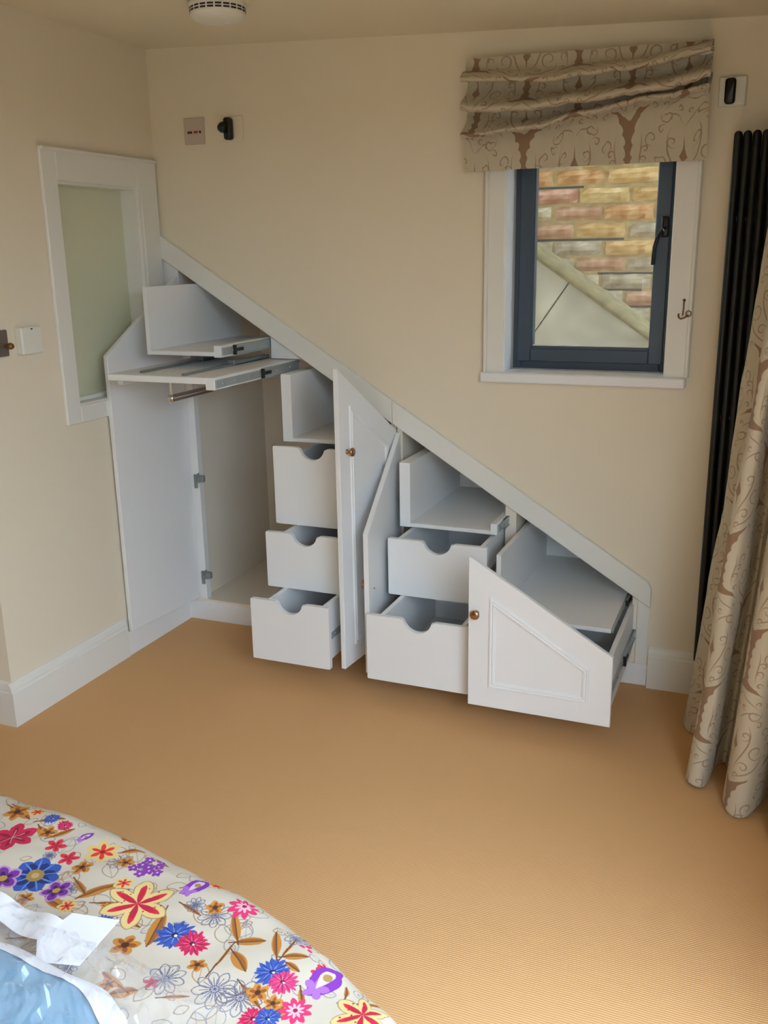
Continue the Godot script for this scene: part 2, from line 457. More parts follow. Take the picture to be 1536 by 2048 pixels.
func make_materials() -> void:
	M.wall = mat(Color(0.935, 0.885, 0.795), 0.85)
	var nt := NoiseTexture2D.new()
	var nz := FastNoiseLite.new(); nz.frequency = 0.06; nz.seed = 3
	nt.noise = nz; nt.seamless = true; nt.as_normal_map = true; nt.bump_strength = 0.6; nt.width = 256; nt.height = 256
	M.wall.normal_enabled = true; M.wall.normal_texture = nt; M.wall.normal_scale = 0.12
	M.wall.uv1_triplanar = true; M.wall.uv1_world_triplanar = true; M.wall.uv1_scale = Vector3.ONE * 5.0
	M.ceiling = mat(Color(0.935, 0.89, 0.79), 0.9)
	M.trim = mat(Color(0.93, 0.92, 0.89), 0.5)
	M.white = mat(Color(0.945, 0.945, 0.945), 0.42)
	M.inner = mat(Color(0.95, 0.905, 0.84), 0.5)
	# carpet: fine loop ribs that run along x
	var im := Image.create(512, 512, false, Image.FORMAT_RGB8)
	var hm := Image.create(512, 512, false, Image.FORMAT_RGB8)
	var cn := FastNoiseLite.new(); cn.frequency = 0.09; cn.seed = 5
	for y in 512:
		for x in 512:
			var w := 1.2 * sin(TAU * x / 512.0 * 3.0) + cn.get_noise_2d(x, y) * 1.5
			var rib := 0.5 + 0.5 * sin(TAU * (y + w) / 16.0)
			var loop := 0.5 + 0.5 * sin(TAU * x / 16.0 + (PI if int((y + w + 4) / 16.0) % 2 == 0 else 0.0))
			var h := rib * (0.88 + 0.12 * loop)
			hm.set_pixel(x, y, Color(h, h, h))
			var k := 0.94 + 0.06 * h + cn.get_noise_2d(x * 3.0, y * 3.0) * 0.04
			im.set_pixel(x, y, Color(0.905 * k, 0.70 * k, 0.48 * k))
	hm.bump_map_to_normal_map(3.0)
	M.carpet = mat(Color.WHITE, 0.95)
	M.carpet.albedo_texture = ImageTexture.create_from_image(im)
	M.carpet.normal_enabled = true; M.carpet.normal_texture = ImageTexture.create_from_image(hm); M.carpet.normal_scale = 0.5
	M.carpet.uv1_triplanar = true; M.carpet.uv1_world_triplanar = true; M.carpet.uv1_scale = Vector3.ONE * 5.2
	M.anthracite = mat(Color(0.25, 0.31, 0.375), 0.36)
	M.black = mat(Color(0.025, 0.027, 0.030), 0.42)
	M.handle = mat(Color(0.03, 0.032, 0.035), 0.35)
	M.zinc = mat(Color(0.66, 0.70, 0.71), 0.34, 0.45)
	M.zinc_dark = mat(Color(0.54, 0.57, 0.57), 0.42, 0.35)
	M.clip = mat(Color(0.05, 0.055, 0.06), 0.5)
	M.rail = mat(Color(0.55, 0.50, 0.48), 0.35, 0.55)
	M.chrome = mat(Color(0.85, 0.83, 0.80), 0.18, 1.0)
	M.nickel = mat(Color(0.72, 0.58, 0.47), 0.26, 1.0)
	M.brass = mat(Color(0.55, 0.42, 0.27), 0.4, 0.8)
	M.bronze = mat(Color(0.50, 0.45, 0.42), 0.45, 0.5)
	M.plastic = mat(Color(0.92, 0.91, 0.87), 0.45)
	M.socket = mat(Color(0.80, 0.73, 0.68), 0.4)
	M.device = mat(Color(0.02, 0.022, 0.022), 0.38)
	M.slot = mat(Color(0.16, 0.11, 0.09), 0.7)
	M.frosted = mat(Color(0.86, 0.86, 0.745), 0.3)
	var g := mat(Color(0.92, 0.96, 0.95, 0.05), 0.02)
	g.transparency = BaseMaterial3D.TRANSPARENCY_ALPHA
	M.glass = g
	var dm := damask()
	M.damask = mat(Color.WHITE, 0.75)
	M.damask.albedo_texture = dm
	M.damask.cull_mode = BaseMaterial3D.CULL_DISABLED
	M.damask.rim_enabled = true; M.damask.rim = 0.2
	M.floral = mat(Color.WHITE, 0.8)
	M.floral.albedo_texture = floral()
	M.floral.cull_mode = BaseMaterial3D.CULL_DISABLED
	M.mortar = mat(Color.WHITE, 0.95)
	M.mortar.albedo_texture = noise_tex(0.03, 256, Color(0.70, 0.62, 0.46), Color(0.84, 0.76, 0.58), 4)
	M.mortar.uv1_triplanar = true; M.mortar.uv1_scale = Vector3.ONE * 3.0
	M.lead = mat(Color.WHITE, 0.8)
	M.lead.albedo_texture = noise_tex(0.008, 256, Color(0.58, 0.57, 0.52), Color(0.84, 0.82, 0.76), 9, 3)
	M.lead.uv1_triplanar = true; M.lead.uv1_scale = Vector3.ONE * 1.2
	M.moss = mat(Color.WHITE, 0.95)
	M.moss.albedo_texture = noise_tex(0.02, 256, Color(0.38, 0.35, 0.25), Color(0.62, 0.55, 0.37), 12)
	M.moss.uv1_triplanar = true; M.moss.uv1_scale = Vector3.ONE * 4.0
	M.slate = mat(Color(0.30, 0.31, 0.32), 0.95)
	M.ground = mat(Color(0.36, 0.36, 0.33), 0.95)
	M.film = mat(Color(0.97, 0.97, 1.0, 0.10), 0.07)
	M.film.transparency = BaseMaterial3D.TRANSPARENCY_ALPHA
	M.film.cull_mode = BaseMaterial3D.CULL_DISABLED
	M.blue = mat(Color(0.45, 0.635, 0.76), 0.8)
	M.paper = mat(Color(0.93, 0.93, 0.95), 0.6)
	M.navy = mat(Color(0.08, 0.10, 0.22), 0.6)

# ------------------------------------------------------------------ the room
const XL := -0.02     # face of the left wall
const XR := 2.56      # face of the right wall
const ZN := 4.5       # face of the wall behind the camera
const WIN := [1.362, 1.893, 1.098, 1.90]   # clear window opening: x, x, y, y
const HOLE := [1.349, 1.906, 1.077, 1.913]  # hole in the wall, before the lining
func ceil_y(x: float) -> float: return 2.237 - 0.046 * x

func build_shell() -> void:
	var st := mb()
	box(st, Vector3(-1.3, -0.12, -0.62), Vector3(2.8, 0.0, 4.9), 0.0)
	struct(put("floor", st, M.carpet), "fitted beige loop pile carpet with fine ribs covering the whole room", "carpet")
	st = mb()
	prism(st, V2([[-1.4, ceil_y(-1.4)], [XR + 0.3, ceil_y(XR + 0.3)], [XR + 0.3, 2.5], [-1.4, 2.5]]), -0.14, ZN + 0.2)
	struct(put("ceiling", st, M.ceiling), "cream painted ceiling that dips slightly towards the right", "ceiling")
	# back wall, with the cupboard opening under the stair line and the window opening
	st = mb()
	var top := 2.34
	prism(st, V2([[XL - 0.1, slope_y(XL - 0.1) + 0.01], [HOLE[0], slope_y(HOLE[0]) + 0.01], [HOLE[0], top], [XL - 0.1, top]]), -0.14, 0.0)
	prism(st, V2([[HOLE[0], slope_y(HOLE[0]) + 0.01], [1.87, slope_y(1.87) + 0.01], [1.87, 0.0], [HOLE[1], 0.0], [HOLE[1], HOLE[2]], [HOLE[0], HOLE[2]]]), -0.14, 0.0)
	prism(st, V2([[HOLE[0], HOLE[3]], [HOLE[1], HOLE[3]], [HOLE[1], top], [HOLE[0], top]]), -0.14, 0.0)
	prism(st, V2([[HOLE[1], 0.0], [XR + 0.2, 0.0], [XR + 0.2, top], [HOLE[1], top]]), -0.14, 0.0)
	struct(put("wall_back", st, M.wall), "cream painted back wall above the sloping cupboard line", "wall")
	# left wall block with the recess of the inner window (outline in z,y)
	st = mb()
	var xf := Transform3D(Basis(Vector3(0, 0, 1), Vector3(0, 1, 0), Vector3(-1, 0, 0)), Vector3(0, 0, 0))  # local x -> z, local z -> -x
	var r := [0.135, 0.56, 1.0, 1.745]
	for q in [[-0.14, r[0], 0.0, 2.3], [r[1], 1.02, 0.0, 2.3], [r[0], r[1], 0.0, r[2]], [r[0], r[1], r[3], 2.3]]:
		prism(st, V2([[q[0], q[2]], [q[1], q[2]], [q[1], q[3]], [q[0], q[3]]]), -XL, 0.16, xf)
	box(st, Vector3(-1.3, 0.0, -0.14), Vector3(-0.16, 2.34, 1.02), 0.0)
	struct(put("wall_left", st, M.wall), "cream painted left wall ending in an outer corner", "wall")
	st = mb()
	box(st, Vector3(-1.45, 0.0, 1.02), Vector3(-1.25, 2.4, ZN), 0.0)
	struct(put("wall_passage", st, M.wall), "cream wall of the passage beyond the left corner", "wall")
	# right wall with the patio opening
	st = mb()
	xf = Transform3D(Basis(Vector3(0, 0, 1), Vector3(0, 1, 0), Vector3(-1, 0, 0)), Vector3(XR, 0, 0))
	for q in [[-0.14, 1.72, 0.0, 2.34], [4.45, ZN, 0.0, 2.34], [1.72, 4.45, 1.97, 2.34]]:
		prism(st, V2([[q[0], q[2]], [q[1], q[2]], [q[1], q[3]], [q[0], q[3]]]), -0.2, 0.0, xf)
	struct(put("wall_right", st, M.wall), "cream right wall with the wide patio doorway", "wall")
	st = mb()
	for q in [[-1.45, XR + 0.2, 0.0, 2.4]]:
		prism(st, V2([[q[0], q[2]], [q[1], q[2]], [q[1], q[3]], [q[0], q[3]]]), ZN, ZN + 0.15)
	struct(put("wall_front", st, M.wall), "cream wall behind the viewer", "wall")
	# the dark space behind the cupboards, closed to the outside
	st = mb()
	prism(st, V2([[-0.10, slope_y(-0.10) + 0.12], [1.96, slope_y(1.96) + 0.12], [1.96, slope_y(1.96) + 0.02], [-0.10, slope_y(-0.10) + 0.02]]), -0.66, -0.14)
	prism(st, V2([[-0.12, 0.0], [1.96, 0.0], [1.96, slope_y(1.96) + 0.1], [-0.12, slope_y(-0.12) + 0.1]]), -0.68, -0.63)
	box(st, Vector3(-0.14, 0.0, -0.66), Vector3(-0.06, 1.62, -0.14), 0.0)
	box(st, Vector3(1.90, 0.0, -0.66), Vector3(1.96, 0.42, -0.14), 0.0)
	struct(put("wall_stair", st, M.inner), "white boarded space under the stair slope behind the cupboards", "wall")
	# skirting boards: profile in (depth, height)
	var prof := [[0.0, 0.0], [0.02, 0.0], [0.02, 0.118], [0.016, 0.124], [0.016, 0.132], [0.011, 0.146], [0.004, 0.152], [0.0, 0.152]]
	var sk := func(n: String, a: Vector3, b: Vector3, out: Vector3, lab: String) -> void:
		var s := mb()
		for i in prof.size():
			var p = prof[i]; var q = prof[(i + 1) % prof.size()]
			var nn: Vector3 = out * (q[1] - p[1]) + Vector3.UP * (p[0] - q[0])
			quad(s, a + out * p[0] + Vector3.UP * p[1], b + out * p[0] + Vector3.UP * p[1], b + out * q[0] + Vector3.UP * q[1], a + out * q[0] + Vector3.UP * q[1], nn)
		for e in [[a, a - b], [b, b - a]]:
			for i in range(1, prof.size() - 1):
				tri(s, e[0] + out * prof[0][0] + Vector3.UP * prof[0][1], e[0] + out * prof[i][0] + Vector3.UP * prof[i][1], e[0] + out * prof[i + 1][0] + Vector3.UP * prof[i + 1][1], e[1])
		struct(put(n, s, M.trim), lab, "skirting board")
	sk.call("baseboard_left", Vector3(XL, 0, 0.43), Vector3(XL, 0, 1.04), Vector3(1, 0, 0), "white moulded skirting board along the left wall")
	sk.call("baseboard_passage", Vector3(-1.25, 0, 1.02), Vector3(XL, 0, 1.02), Vector3(0, 0, 1), "white moulded skirting board around the outer corner at left")
	sk.call("baseboard_back", Vector3(1.903, 0, 0.0), Vector3(XR, 0, 0.0), Vector3(0, 0, 1), "white moulded skirting board under the black radiator")
	# low plinth under the left door and along the cupboard fronts
	st = mb()
	box(st, Vector3(XL, 0.0, 0.0), Vector3(0.0, 0.098, 0.43), 0.002)
	box(st, Vector3(-0.02, 0.0, -0.06), Vector3(1.903, 0.083, 0.004), 0.002)
	struct(put("baseboard_cupboard", st, M.white), "plain white plinth under the fitted cupboards", "plinth")
	# sloping trim in two lengths, and the stile that ends it
	for q in [["trim_1", -0.016, 0.945, "upper length of the white sloping trim board above the cupboards"], ["trim_2", 0.9465, 1.9, "lower length of the white sloping trim board above the drawers"]]:
		st = mb()
		var a: float = q[1]; var b: float = q[2]
		var pts := V2([[a, slope_y(a)], [b, slope_y(b)], [b, slope_y(b) + 0.086], [a, slope_y(a) + 0.086]])
		if b > 1.5: pts = V2([[a, slope_y(a)], [b, slope_y(b)], [b, slope_y(b) + 0.07], [b - 0.014, slope_y(b - 0.014) + 0.086], [a, slope_y(a) + 0.086]])
		bevel_prism(st, pts, -0.02, 0.018, 0.0025)
		struct(put(q[0], st, M.trim), q[3], "trim board")
	st = mb()
	prism(st, V2([[1.857, 0.083], [1.897, 0.083], [1.897, slope_y(1.897)], [1.857, slope_y(1.857)]]), -0.06, 0.006)
	struct(put("trim_3", st, M.trim), "narrow white upright board at the right end of the cupboards", "trim board")

# ------------------------------------------------------------------ windows
func frame_bars(called: String, m: Material, parent: Node3D, x0: float, x1: float, y0: float, y1: float, w: float, z0: float, z1: float, r := 0.003) -> void:
	for q in [[x0, x0 + w, y0, y1], [x1 - w, x1, y0, y1], [x0 + w, x1 - w, y0, y0 + w], [x0 + w, x1 - w, y1 - w, y1]]:
		var st := mb()
		box(st, Vector3(q[0], q[2], z0), Vector3(q[1], q[3], z1), r)
		put(called, st, m, parent)

func build_windows() -> void:
	var w := Node3D.new(); w.name = "window_1"; add_child(w)
	struct(w, "small dark grey framed window in the back wall with a view of brickwork", "window")
	var x0: float = WIN[0]; var x1: float = WIN[1]; var y0: float = WIN[2]; var y1: float = WIN[3]
	# fixed frame, opening sash, bead, glass
	var st := mb()
	frame_bars("frame", M.anthracite, w, x0 - 0.004, x1 + 0.004, y0, y1 + 0.02, 0.034, -0.155, -0.115)
	frame_bars("sash", M.anthracite, w, x0 + 0.018, x1 - 0.018, y0 + 0.026, y1, 0.046, -0.152, -0.100)
	frame_bars("glazing_bead", M.anthracite, w, x0 + 0.056, x1 - 0.050, y0 + 0.066, y1 - 0.03, 0.014, -0.145, -0.106, 0.002)
	st = mb()
	box(st, Vector3(x0 + 0.060, y0 + 0.078, -0.138), Vector3(x1 - 0.055, y1 - 0.04, -0.132), 0.0)
	put("pane", st, M.glass, w)
	st = mb()
	box(st, Vector3(x0 + 0.066, y0 + 0.0795, -0.131), Vector3(x1 - 0.062, y0 + 0.083, -0.112), 0.0005)
	put("drip_strip", st, M.plastic, w).set_meta("label", "pale strip along the bottom of the glass")
	# handle
	st = mb(true)
	box(st, Vector3(1.848, 1.535, -0.101), Vector3(1.872, 1.60, -0.088), 0.004)
	tube(st, [Vector3(1.860, 1.565, -0.095), Vector3(1.858, 1.562, -0.07), Vector3(1.853, 1.552, -0.058), Vector3(1.842, 1.53, -0.052), Vector3(1.836, 1.505, -0.052), Vector3(1.834, 1.48, -0.054), Vector3(1.833, 1.45, -0.058)], 0.0068, 10)
	var h := put("handle", st, M.handle, w)
	st = mb(true)
	lathe(st, [[0.0, 0.0], [0.006, 0.0], [0.006, 0.006], [0.0, 0.007]], Transform3D(Basis(Vector3(1, 0, 0), Vector3(0, 0, 1), Vector3(0, -1, 0)), Vector3(1.856, 1.556, -0.064)), 14)
	put("lock_button", st, M.chrome, h)
	# lining, architrave, sill
	for q in [[x0 - 0.012, x0, y0, y1], [x1, x1 + 0.012, y0, y1], [x0, x1, y1, y1 + 0.012]]:
		st = mb()
		box(st, Vector3(q[0], q[2], -0.115), Vector3(q[1], q[3], 0.004), 0.001)
		put("lining", st, M.white, w)
	for q in [[1.290, x0 - 0.004], [x1 + 0.002, 1.972]]:
		st = mb()
		box(st, Vector3(q[0], 1.095, 0.0), Vector3(q[1], 1.94, 0.018), 0.003)
		var outer: float = q[0] if q[0] < 1.5 else q[1] - 0.014
		box(st, Vector3(outer, 1.095, 0.0), Vector3(outer + 0.014, 1.94, 0.026), 0.004)
		put("architrave", st, M.trim, w)
	st = mb()
	box(st, Vector3(1.290, 1.90, 0.0), Vector3(1.972, 1.98, 0.018), 0.003)
	put("architrave", st, M.trim, w)
	st = mb()
	box(st, Vector3(x0 - 0.006, y0 - 0.02, -0.12), Vector3(x1 + 0.006, y0 + 0.001, 0.02), 0.001)
	box(st, Vector3(1.284, y0 - 0.034, 0.0), Vector3(1.964, y0, 0.036), 0.004)
	put("sill", st, M.white, w)
	# small latch left on the right architrave
	st = mb(true)
	var bz := 0.022
	tube(st, [Vector3(1.944, 1.342, bz), Vector3(1.944, 1.315, bz + 0.002), Vector3(1.943, 1.295, bz + 0.004)], 0.0022, 8)
	tube(st, [Vector3(1.930, 1.300, bz), Vector3(1.931, 1.290, bz + 0.006), Vector3(1.938, 1.285, bz + 0.010), Vector3(1.950, 1.289, bz + 0.010), Vector3(1.960, 1.296, bz + 0.006)], 0.0026, 8)
	var ring := []
	for i in 17: ring.append(Vector3(1.9605 + cos(TAU * i / 16) * 0.0075, 1.301 + sin(TAU * i / 16) * 0.0085, bz + 0.004))
	tube(st, ring, 0.0022, 8, false)
	lathe(st, [[0.0, 0.004], [0.004, 0.003], [0.005, 0.0]], Transform3D(Basis(Vector3(1, 0, 0), Vector3(0, 0, 1), Vector3(0, -1, 0)), Vector3(1.944, 1.342, 0.018)), 12)
	tag(put("blind_cord_hook", st, M.brass), "tiny brass hook screwed to the right side of the window surround", "hook")
	# inner window in the left wall
	var v := Node3D.new(); v.name = "window_2"; add_child(v)
	struct(v, "framed frosted inner window in the left wall above the open cupboard door", "window")
	var xf := Transform3D(Basis(Vector3(0, 0, -1), Vector3(0, 1, 0), Vector3(1, 0, 0)), Vector3(XL, 0, 0))   # local x -> -z, local z -> x
	for q in [[-0.632, -0.560, 0.942, 1.845], [-0.137, -0.012, 0.942, 1.845], [-0.561, -0.136, 1.747, 1.845], [-0.561, -0.136, 0.942, 1.002]]:
		st = mb()
		box(st, Vector3(q[0], q[2], 0.0), Vector3(q[1], q[3], 0.014), 0.003, xf)
		if q[0] == -0.137: box(st, Vector3(-0.118, 1.0, 0.012), Vector3(-0.104, 1.76, 0.018), 0.003, xf)
		put("architrave", st, M.trim, v)
	st = mb()
	box(st, Vector3(-0.632, 1.838, 0.0), Vector3(-0.012, 1.85, 0.024), 0.003, xf)
	put("cap_moulding", st, M.trim, v)
	for q in [[-0.562, -0.552, 0.998, 1.748], [-0.146, -0.134, 0.998, 1.748], [-0.553, -0.145, 1.738, 1.748]]:
		st = mb()
		box(st, Vector3(q[0], q[2], -0.075), Vector3(q[1], q[3], 0.002), 0.001, xf)
		put("lining", st, M.trim, v)
	st = mb()
	box(st, Vector3(-0.553, 0.998, -0.075), Vector3(-0.145, 1.008, 0.006), 0.001, xf)
	box(st, Vector3(-0.553, 1.008, -0.058), Vector3(-0.145, 1.024, -0.030), 0.003, xf)
	put("sill", st, M.trim, v)
	st = mb()
	box(st, Vector3(-0.556, 1.0, -0.066), Vector3(-0.140, 1.745, -0.056), 0.0, xf)
	put("pane", st, M.frosted, v)

# ------------------------------------------------------------------ outside the window
func build_outside() -> void:
	var zb := -0.85
	var w := thing("brick_wall", "weathered yellow and red stock brick wall seen through the small window", "brick wall", Vector3(1.5, 0.8, zb))
	var st := mb()
	box(st, Vector3(-1.4, -0.8, -0.2), Vector3(1.6, 3.2, -0.004), 0.0)
	put("mortar", st, M.mortar, w)
	var pal := [Color(0.86, 0.64, 0.30), Color(0.88, 0.70, 0.38), Color(0.76, 0.46, 0.33), Color(0.80, 0.72, 0.56), Color(0.85, 0.57, 0.28), Color(0.74, 0.66, 0.54), Color(0.80, 0.55, 0.38)]
	var mats := []
	for i in pal.size():
		var m := mat(Color.WHITE, 0.95)
		m.albedo_texture = noise_tex(0.018, 128, pal[i].darkened(0.22), pal[i].lightened(0.30).lerp(Color(0.86, 0.83, 0.75), 0.35), 20 + i)
		m.uv1_triplanar = true; m.uv1_scale = Vector3(5.0, 9.0, 5.0)
		mats.append(m)
	var meshes := []
	for k in 6:
		var s := mb()
		var b := []
		var L := 0.096; var H := 0.0275
		# a worn brick face: an uneven rounded slab
		var cols := 7; var rows := 4
		for i in cols:
			var row := []
			for j in rows:
				var u := -1.0 + 2.0 * i / (cols - 1); var v := -1.0 + 2.0 * j / (rows - 1)
				var edge := i == 0 or j == 0 or i == cols - 1 or j == rows - 1
				row.append(Vector3(u * L + rng.randf_range(-0.003, 0.003), v * H + rng.randf_range(-0.002, 0.002), (0.002 if edge else 0.010) + rng.randf_range(-0.002, 0.002)))
			b.append(row)
		for i in cols - 1:
			for j in rows - 1: quad(s, b[i][j], b[i + 1][j], b[i + 1][j + 1], b[i][j + 1], Vector3(0, 0, 1))
		for i in cols - 1:
			for j in [0, rows - 1]: quad(s, b[i][j], b[i + 1][j], b[i + 1][j] - Vector3(0, 0, 0.03), b[i][j] - Vector3(0, 0, 0.03), Vector3(0, j - 1, 0))
		for j in rows - 1:
			for i in [0, cols - 1]: quad(s, b[i][j], b[i][j + 1], b[i][j + 1] - Vector3(0, 0, 0.03), b[i][j] - Vector3(0, 0, 0.03), Vector3(i - 1, 0, 0))
		s.generate_normals()
		meshes.append(s.commit())
	# courses: [height of the course centre, a joint on it, tone of each brick from x = 1.0 on]
	var courses := [[1.917, 1.330, [3, 0, 1, 4, 3, 5]], [1.850, 1.433, [1, 5, 0, 3, 1, 0]], [1.782, 1.333, [3, 4, 4, 0, 1, 3]], [1.712, 1.432, [3, 2, 1, 0, 3, 4]], [1.644, 1.327, [5, 3, 6, 4, 3, 1]], [1.574, 1.424, [2, 6, 0, 5, 4, 3]], [1.506, 1.335, [2, 5, 5, 0, 1, 3]], [1.440, 1.424, [3, 5, 6, 5, 3, 5]], [1.373, 1.325, [5, 5, 3, 5, 3, 5]], [1.307, 1.424, [5, 3, 5, 6, 5, 3]], [1.240, 1.330, [3, 5, 5, 5, 3, 5]], [1.173, 1.430, [5, 3, 5, 3, 5, 5]], [1.106, 1.330, [5, 3, 5, 5, 3, 5]]]
	for c in courses:
		for k in range(-1, 5):
			var x: float = c[1] + 0.207 * (k - 1) + 0.1035
			if x > 1.95 or x < 1.0: continue
			var o := share("brick", meshes[rng.randi() % meshes.size()], mats[c[2][k + 1]], w, Vector3(x + rng.randf_range(-0.004, 0.004) - 1.5, c[0] + rng.randf_range(-0.002, 0.002) - 0.8, rng.randf_range(-0.004, 0.003)))
			o.rotation.z = rng.randf_range(-0.015, 0.015)
	# open, washed-out joints under a few bricks
	for q in [[1.22, 1.45, 1.746], [1.22, 1.62, 1.540], [1.52, 1.80, 1.405], [1.60, 1.85, 1.272], [1.55, 1.70, 1.339]]:
		st = mb()
		box(st, Vector3(q[0] - 1.5, q[2] - 0.8 - 0.0045, -0.008), Vector3(q[1] - 1.5, q[2] - 0.8 + 0.0045, -0.0034), 0.0)
		put("open_joint", st, M.slate, w)
	# lead clad upstand with a mortar fillet above it, following the stair slope
	var sl := -0.685
	var l := thing("roof_upstand", "pale lead clad roof upstand sloping down outside the small window", "roof", Vector3(1.5, 0.8, -0.72))
	var e := func(x: float) -> float: return 1.475 + sl * (x - 1.29)
	var sheets := [[0.92, 1.4325], [1.4365, 2.05]]
	for q in sheets:
		st = mb()
		var a: float = q[0] + 0.0; var b: float = q[1]
		# joints run square to the slope
		var d := Vector2(1.0, sl).normalized(); var n := Vector2(-d.y, d.x)
		var p0 := Vector2(a, e.call(a)); var p1 := Vector2(b, e.call(b))
		var low := -n * 0.62
		bevel_prism(st, V2([[p0.x + low.x, p0.y + low.y], [p1.x + low.x, p1.y + low.y], [p1.x, p1.y], [p0.x, p0.y]]), -0.03, 0.0, 0.004, Transform3D(Basis.IDENTITY, Vector3(-1.5, -0.8, 0.02)))
		put("sheet", st, M.lead, l)
	st = mb(true)
	var N := 40
	var rows := []
	for i in N + 1:
		var x := lerpf(0.92, 2.05, float(i) / N)
		var j := rng.randf_range(-0.004, 0.004)
		var y: float = e.call(x)
		rows.append([Vector3(x - 1.5, y - 0.8 - 0.002, 0.026), Vector3(x - 1.5, y - 0.8 + 0.012 + j, 0.03), Vector3(x - 1.5, y - 0.8 + 0.036 + j, -0.03), Vector3(x - 1.5, y - 0.8 + 0.050 + j * 1.5, -0.10), Vector3(x - 1.5, y - 0.8 + 0.044, -0.14)])
	for i in N:
		for k in 4: quad(st, rows[i][k], rows[i + 1][k], rows[i + 1][k + 1], rows[i][k + 1], Vector3(0, 0.6, 0.8))
	put("mortar_fillet", st, M.moss, l)
	st = mb()
	box(st, Vector3(-4.0, -0.6, -6.0), Vector3(9.0, -0.15, 9.0), 0.0)
	struct(put("ground", st, M.ground), "grey paved ground outside the house", "ground")
	st = mb()
	box(st, Vector3(-1.4, 2.5, -0.62), Vector3(3.0, 2.62, ZN + 0.4), 0.0)
	struct(put("roof", st, M.ground), "flat roof with eaves over the small window", "roof")
	st = mb()
	box(st, Vector3(5.6, -0.2, -6.0), Vector3(5.8, 1.95, 9.0), 0.0)
	box(st, Vector3(-4.0, -0.2, 7.6), Vector3(5.8, 1.95, 7.8), 0.0)
	struct(put("wall_garden", st, M.ground), "dark garden wall opposite the patio doors", "wall")

# ------------------------------------------------------------------ cupboards
func knob(parent: Node3D, at: Vector3, dirn: Vector3) -> void:
	var st := mb(true)
	var y := dirn.normalized(); var x := y.cross(Vector3(0.1, 1, 0.2)).normalized(); var z := x.cross(y)
	lathe(st, [[0.0, 0.0], [0.009, 0.0], [0.009, 0.002], [0.0055, 0.005], [0.005, 0.012], [0.008, 0.015], [0.0145, 0.0185], [0.0155, 0.022], [0.0135, 0.0255], [0.008, 0.0275], [0.0, 0.028]], Transform3D(Basis(x, y, z), at), 28)
	put("knob", st, M.nickel, parent)

func slide_rail(parent: Node3D, x: float, side: float, y: float, z0: float, z1: float, w := 0.035, mid := 0.5, clip := true) -> void:
	# a telescopic drawer runner on a side face: x = the face, side = which way it faces
	var st := mb()
	var zm := lerpf(z0, z1, mid)
	box(st, Vector3(minf(x, x + side * 0.006), y - w * 0.36, zm), Vector3(maxf(x, x + side * 0.006), y + w * 0.36, z1), 0.0008)
	var a := x + side * 0.001; var b := x + side * 0.012
	box(st, Vector3(minf(a, b), y - w * 0.5, z0), Vector3(maxf(a, b), y - w * 0.5 + 0.004, zm + 0.02), 0.0008)
	box(st, Vector3(minf(a, b), y + w * 0.5 - 0.004, z0), Vector3(maxf(a, b), y + w * 0.5, zm + 0.02), 0.0008)
	a = x + side * 0.003; b = x + side * 0.008
	box(st, Vector3(minf(a, b), y - w * 0.5, z0), Vector3(maxf(a, b), y + w * 0.5, zm + 0.02), 0.0008)
	put("runner", st, M.zinc, parent)
	st = mb()
	a = x + side * 0.004; b = x + side * 0.015
	box(st, Vector3(minf(a, b), y - w * 0.46, zm + 0.018), Vector3(maxf(a, b), y + w * 0.46, zm + 0.030), 0.001)
	box(st, Vector3(minf(a, b), y - w * 0.16, zm - 0.03), Vector3(maxf(a, b), y + w * 0.16, zm + 0.02), 0.001)
	if clip: put("runner_clip", st, M.clip, parent)
	st = mb(true)
	for t in [0.12, 0.3, 0.62, 0.8, 0.93]:
		var p := Vector3(x + side * (0.008 if t < mid else 0.006), y, lerpf(z0, z1, t))
		lathe(st, [[0.0045, 0.0], [0.004, 0.0012], [0.0, 0.0018]], Transform3D(Basis(Vector3(0, 1, 0), Vector3(side, 0, 0), Vector3(0, 0, side)), p), 10)
	put("screws", st, M.chrome, parent).set_meta("kind", "stuff")

func front_outline(x0: float, x1: float, y0: float, y1: float, cut: bool) -> PackedVector2Array:
	var o := PackedVector2Array()
	var r := 0.004
	var corner := func(c: Vector2, a0: float) -> void:
		for i in 4: o.append(c + Vector2.from_angle(a0 + PI / 2 * i / 3) * r)
	corner.call(Vector2(x0 + r, y0 + r), PI)
	corner.call(Vector2(x1 - r, y0 + r), PI * 1.5)
	corner.call(Vector2(x1 - r, y1 - r), 0.0)
	if cut:
		var c := (x0 + x1) * 0.5 + 0.003
		var R := 0.050
		o.append(Vector2(c + R + 0.014, y1))
		o.append(Vector2(c + R + 0.007, y1 - 0.002))
		o.append(Vector2(c + R + 0.002, y1 - 0.007))
		for i in 19:
			var a := lerpf(-0.14, -PI + 0.14, i / 18.0)
			o.append(Vector2(c + cos(a) * R, y1 + 0.003 + sin(a) * R * 0.93))
		o.append(Vector2(c - R - 0.002, y1 - 0.007))
		o.append(Vector2(c - R - 0.007, y1 - 0.002))
		o.append(Vector2(c - R - 0.014, y1))
	corner.call(Vector2(x0 + r, y1 - r), PI / 2)
	return o

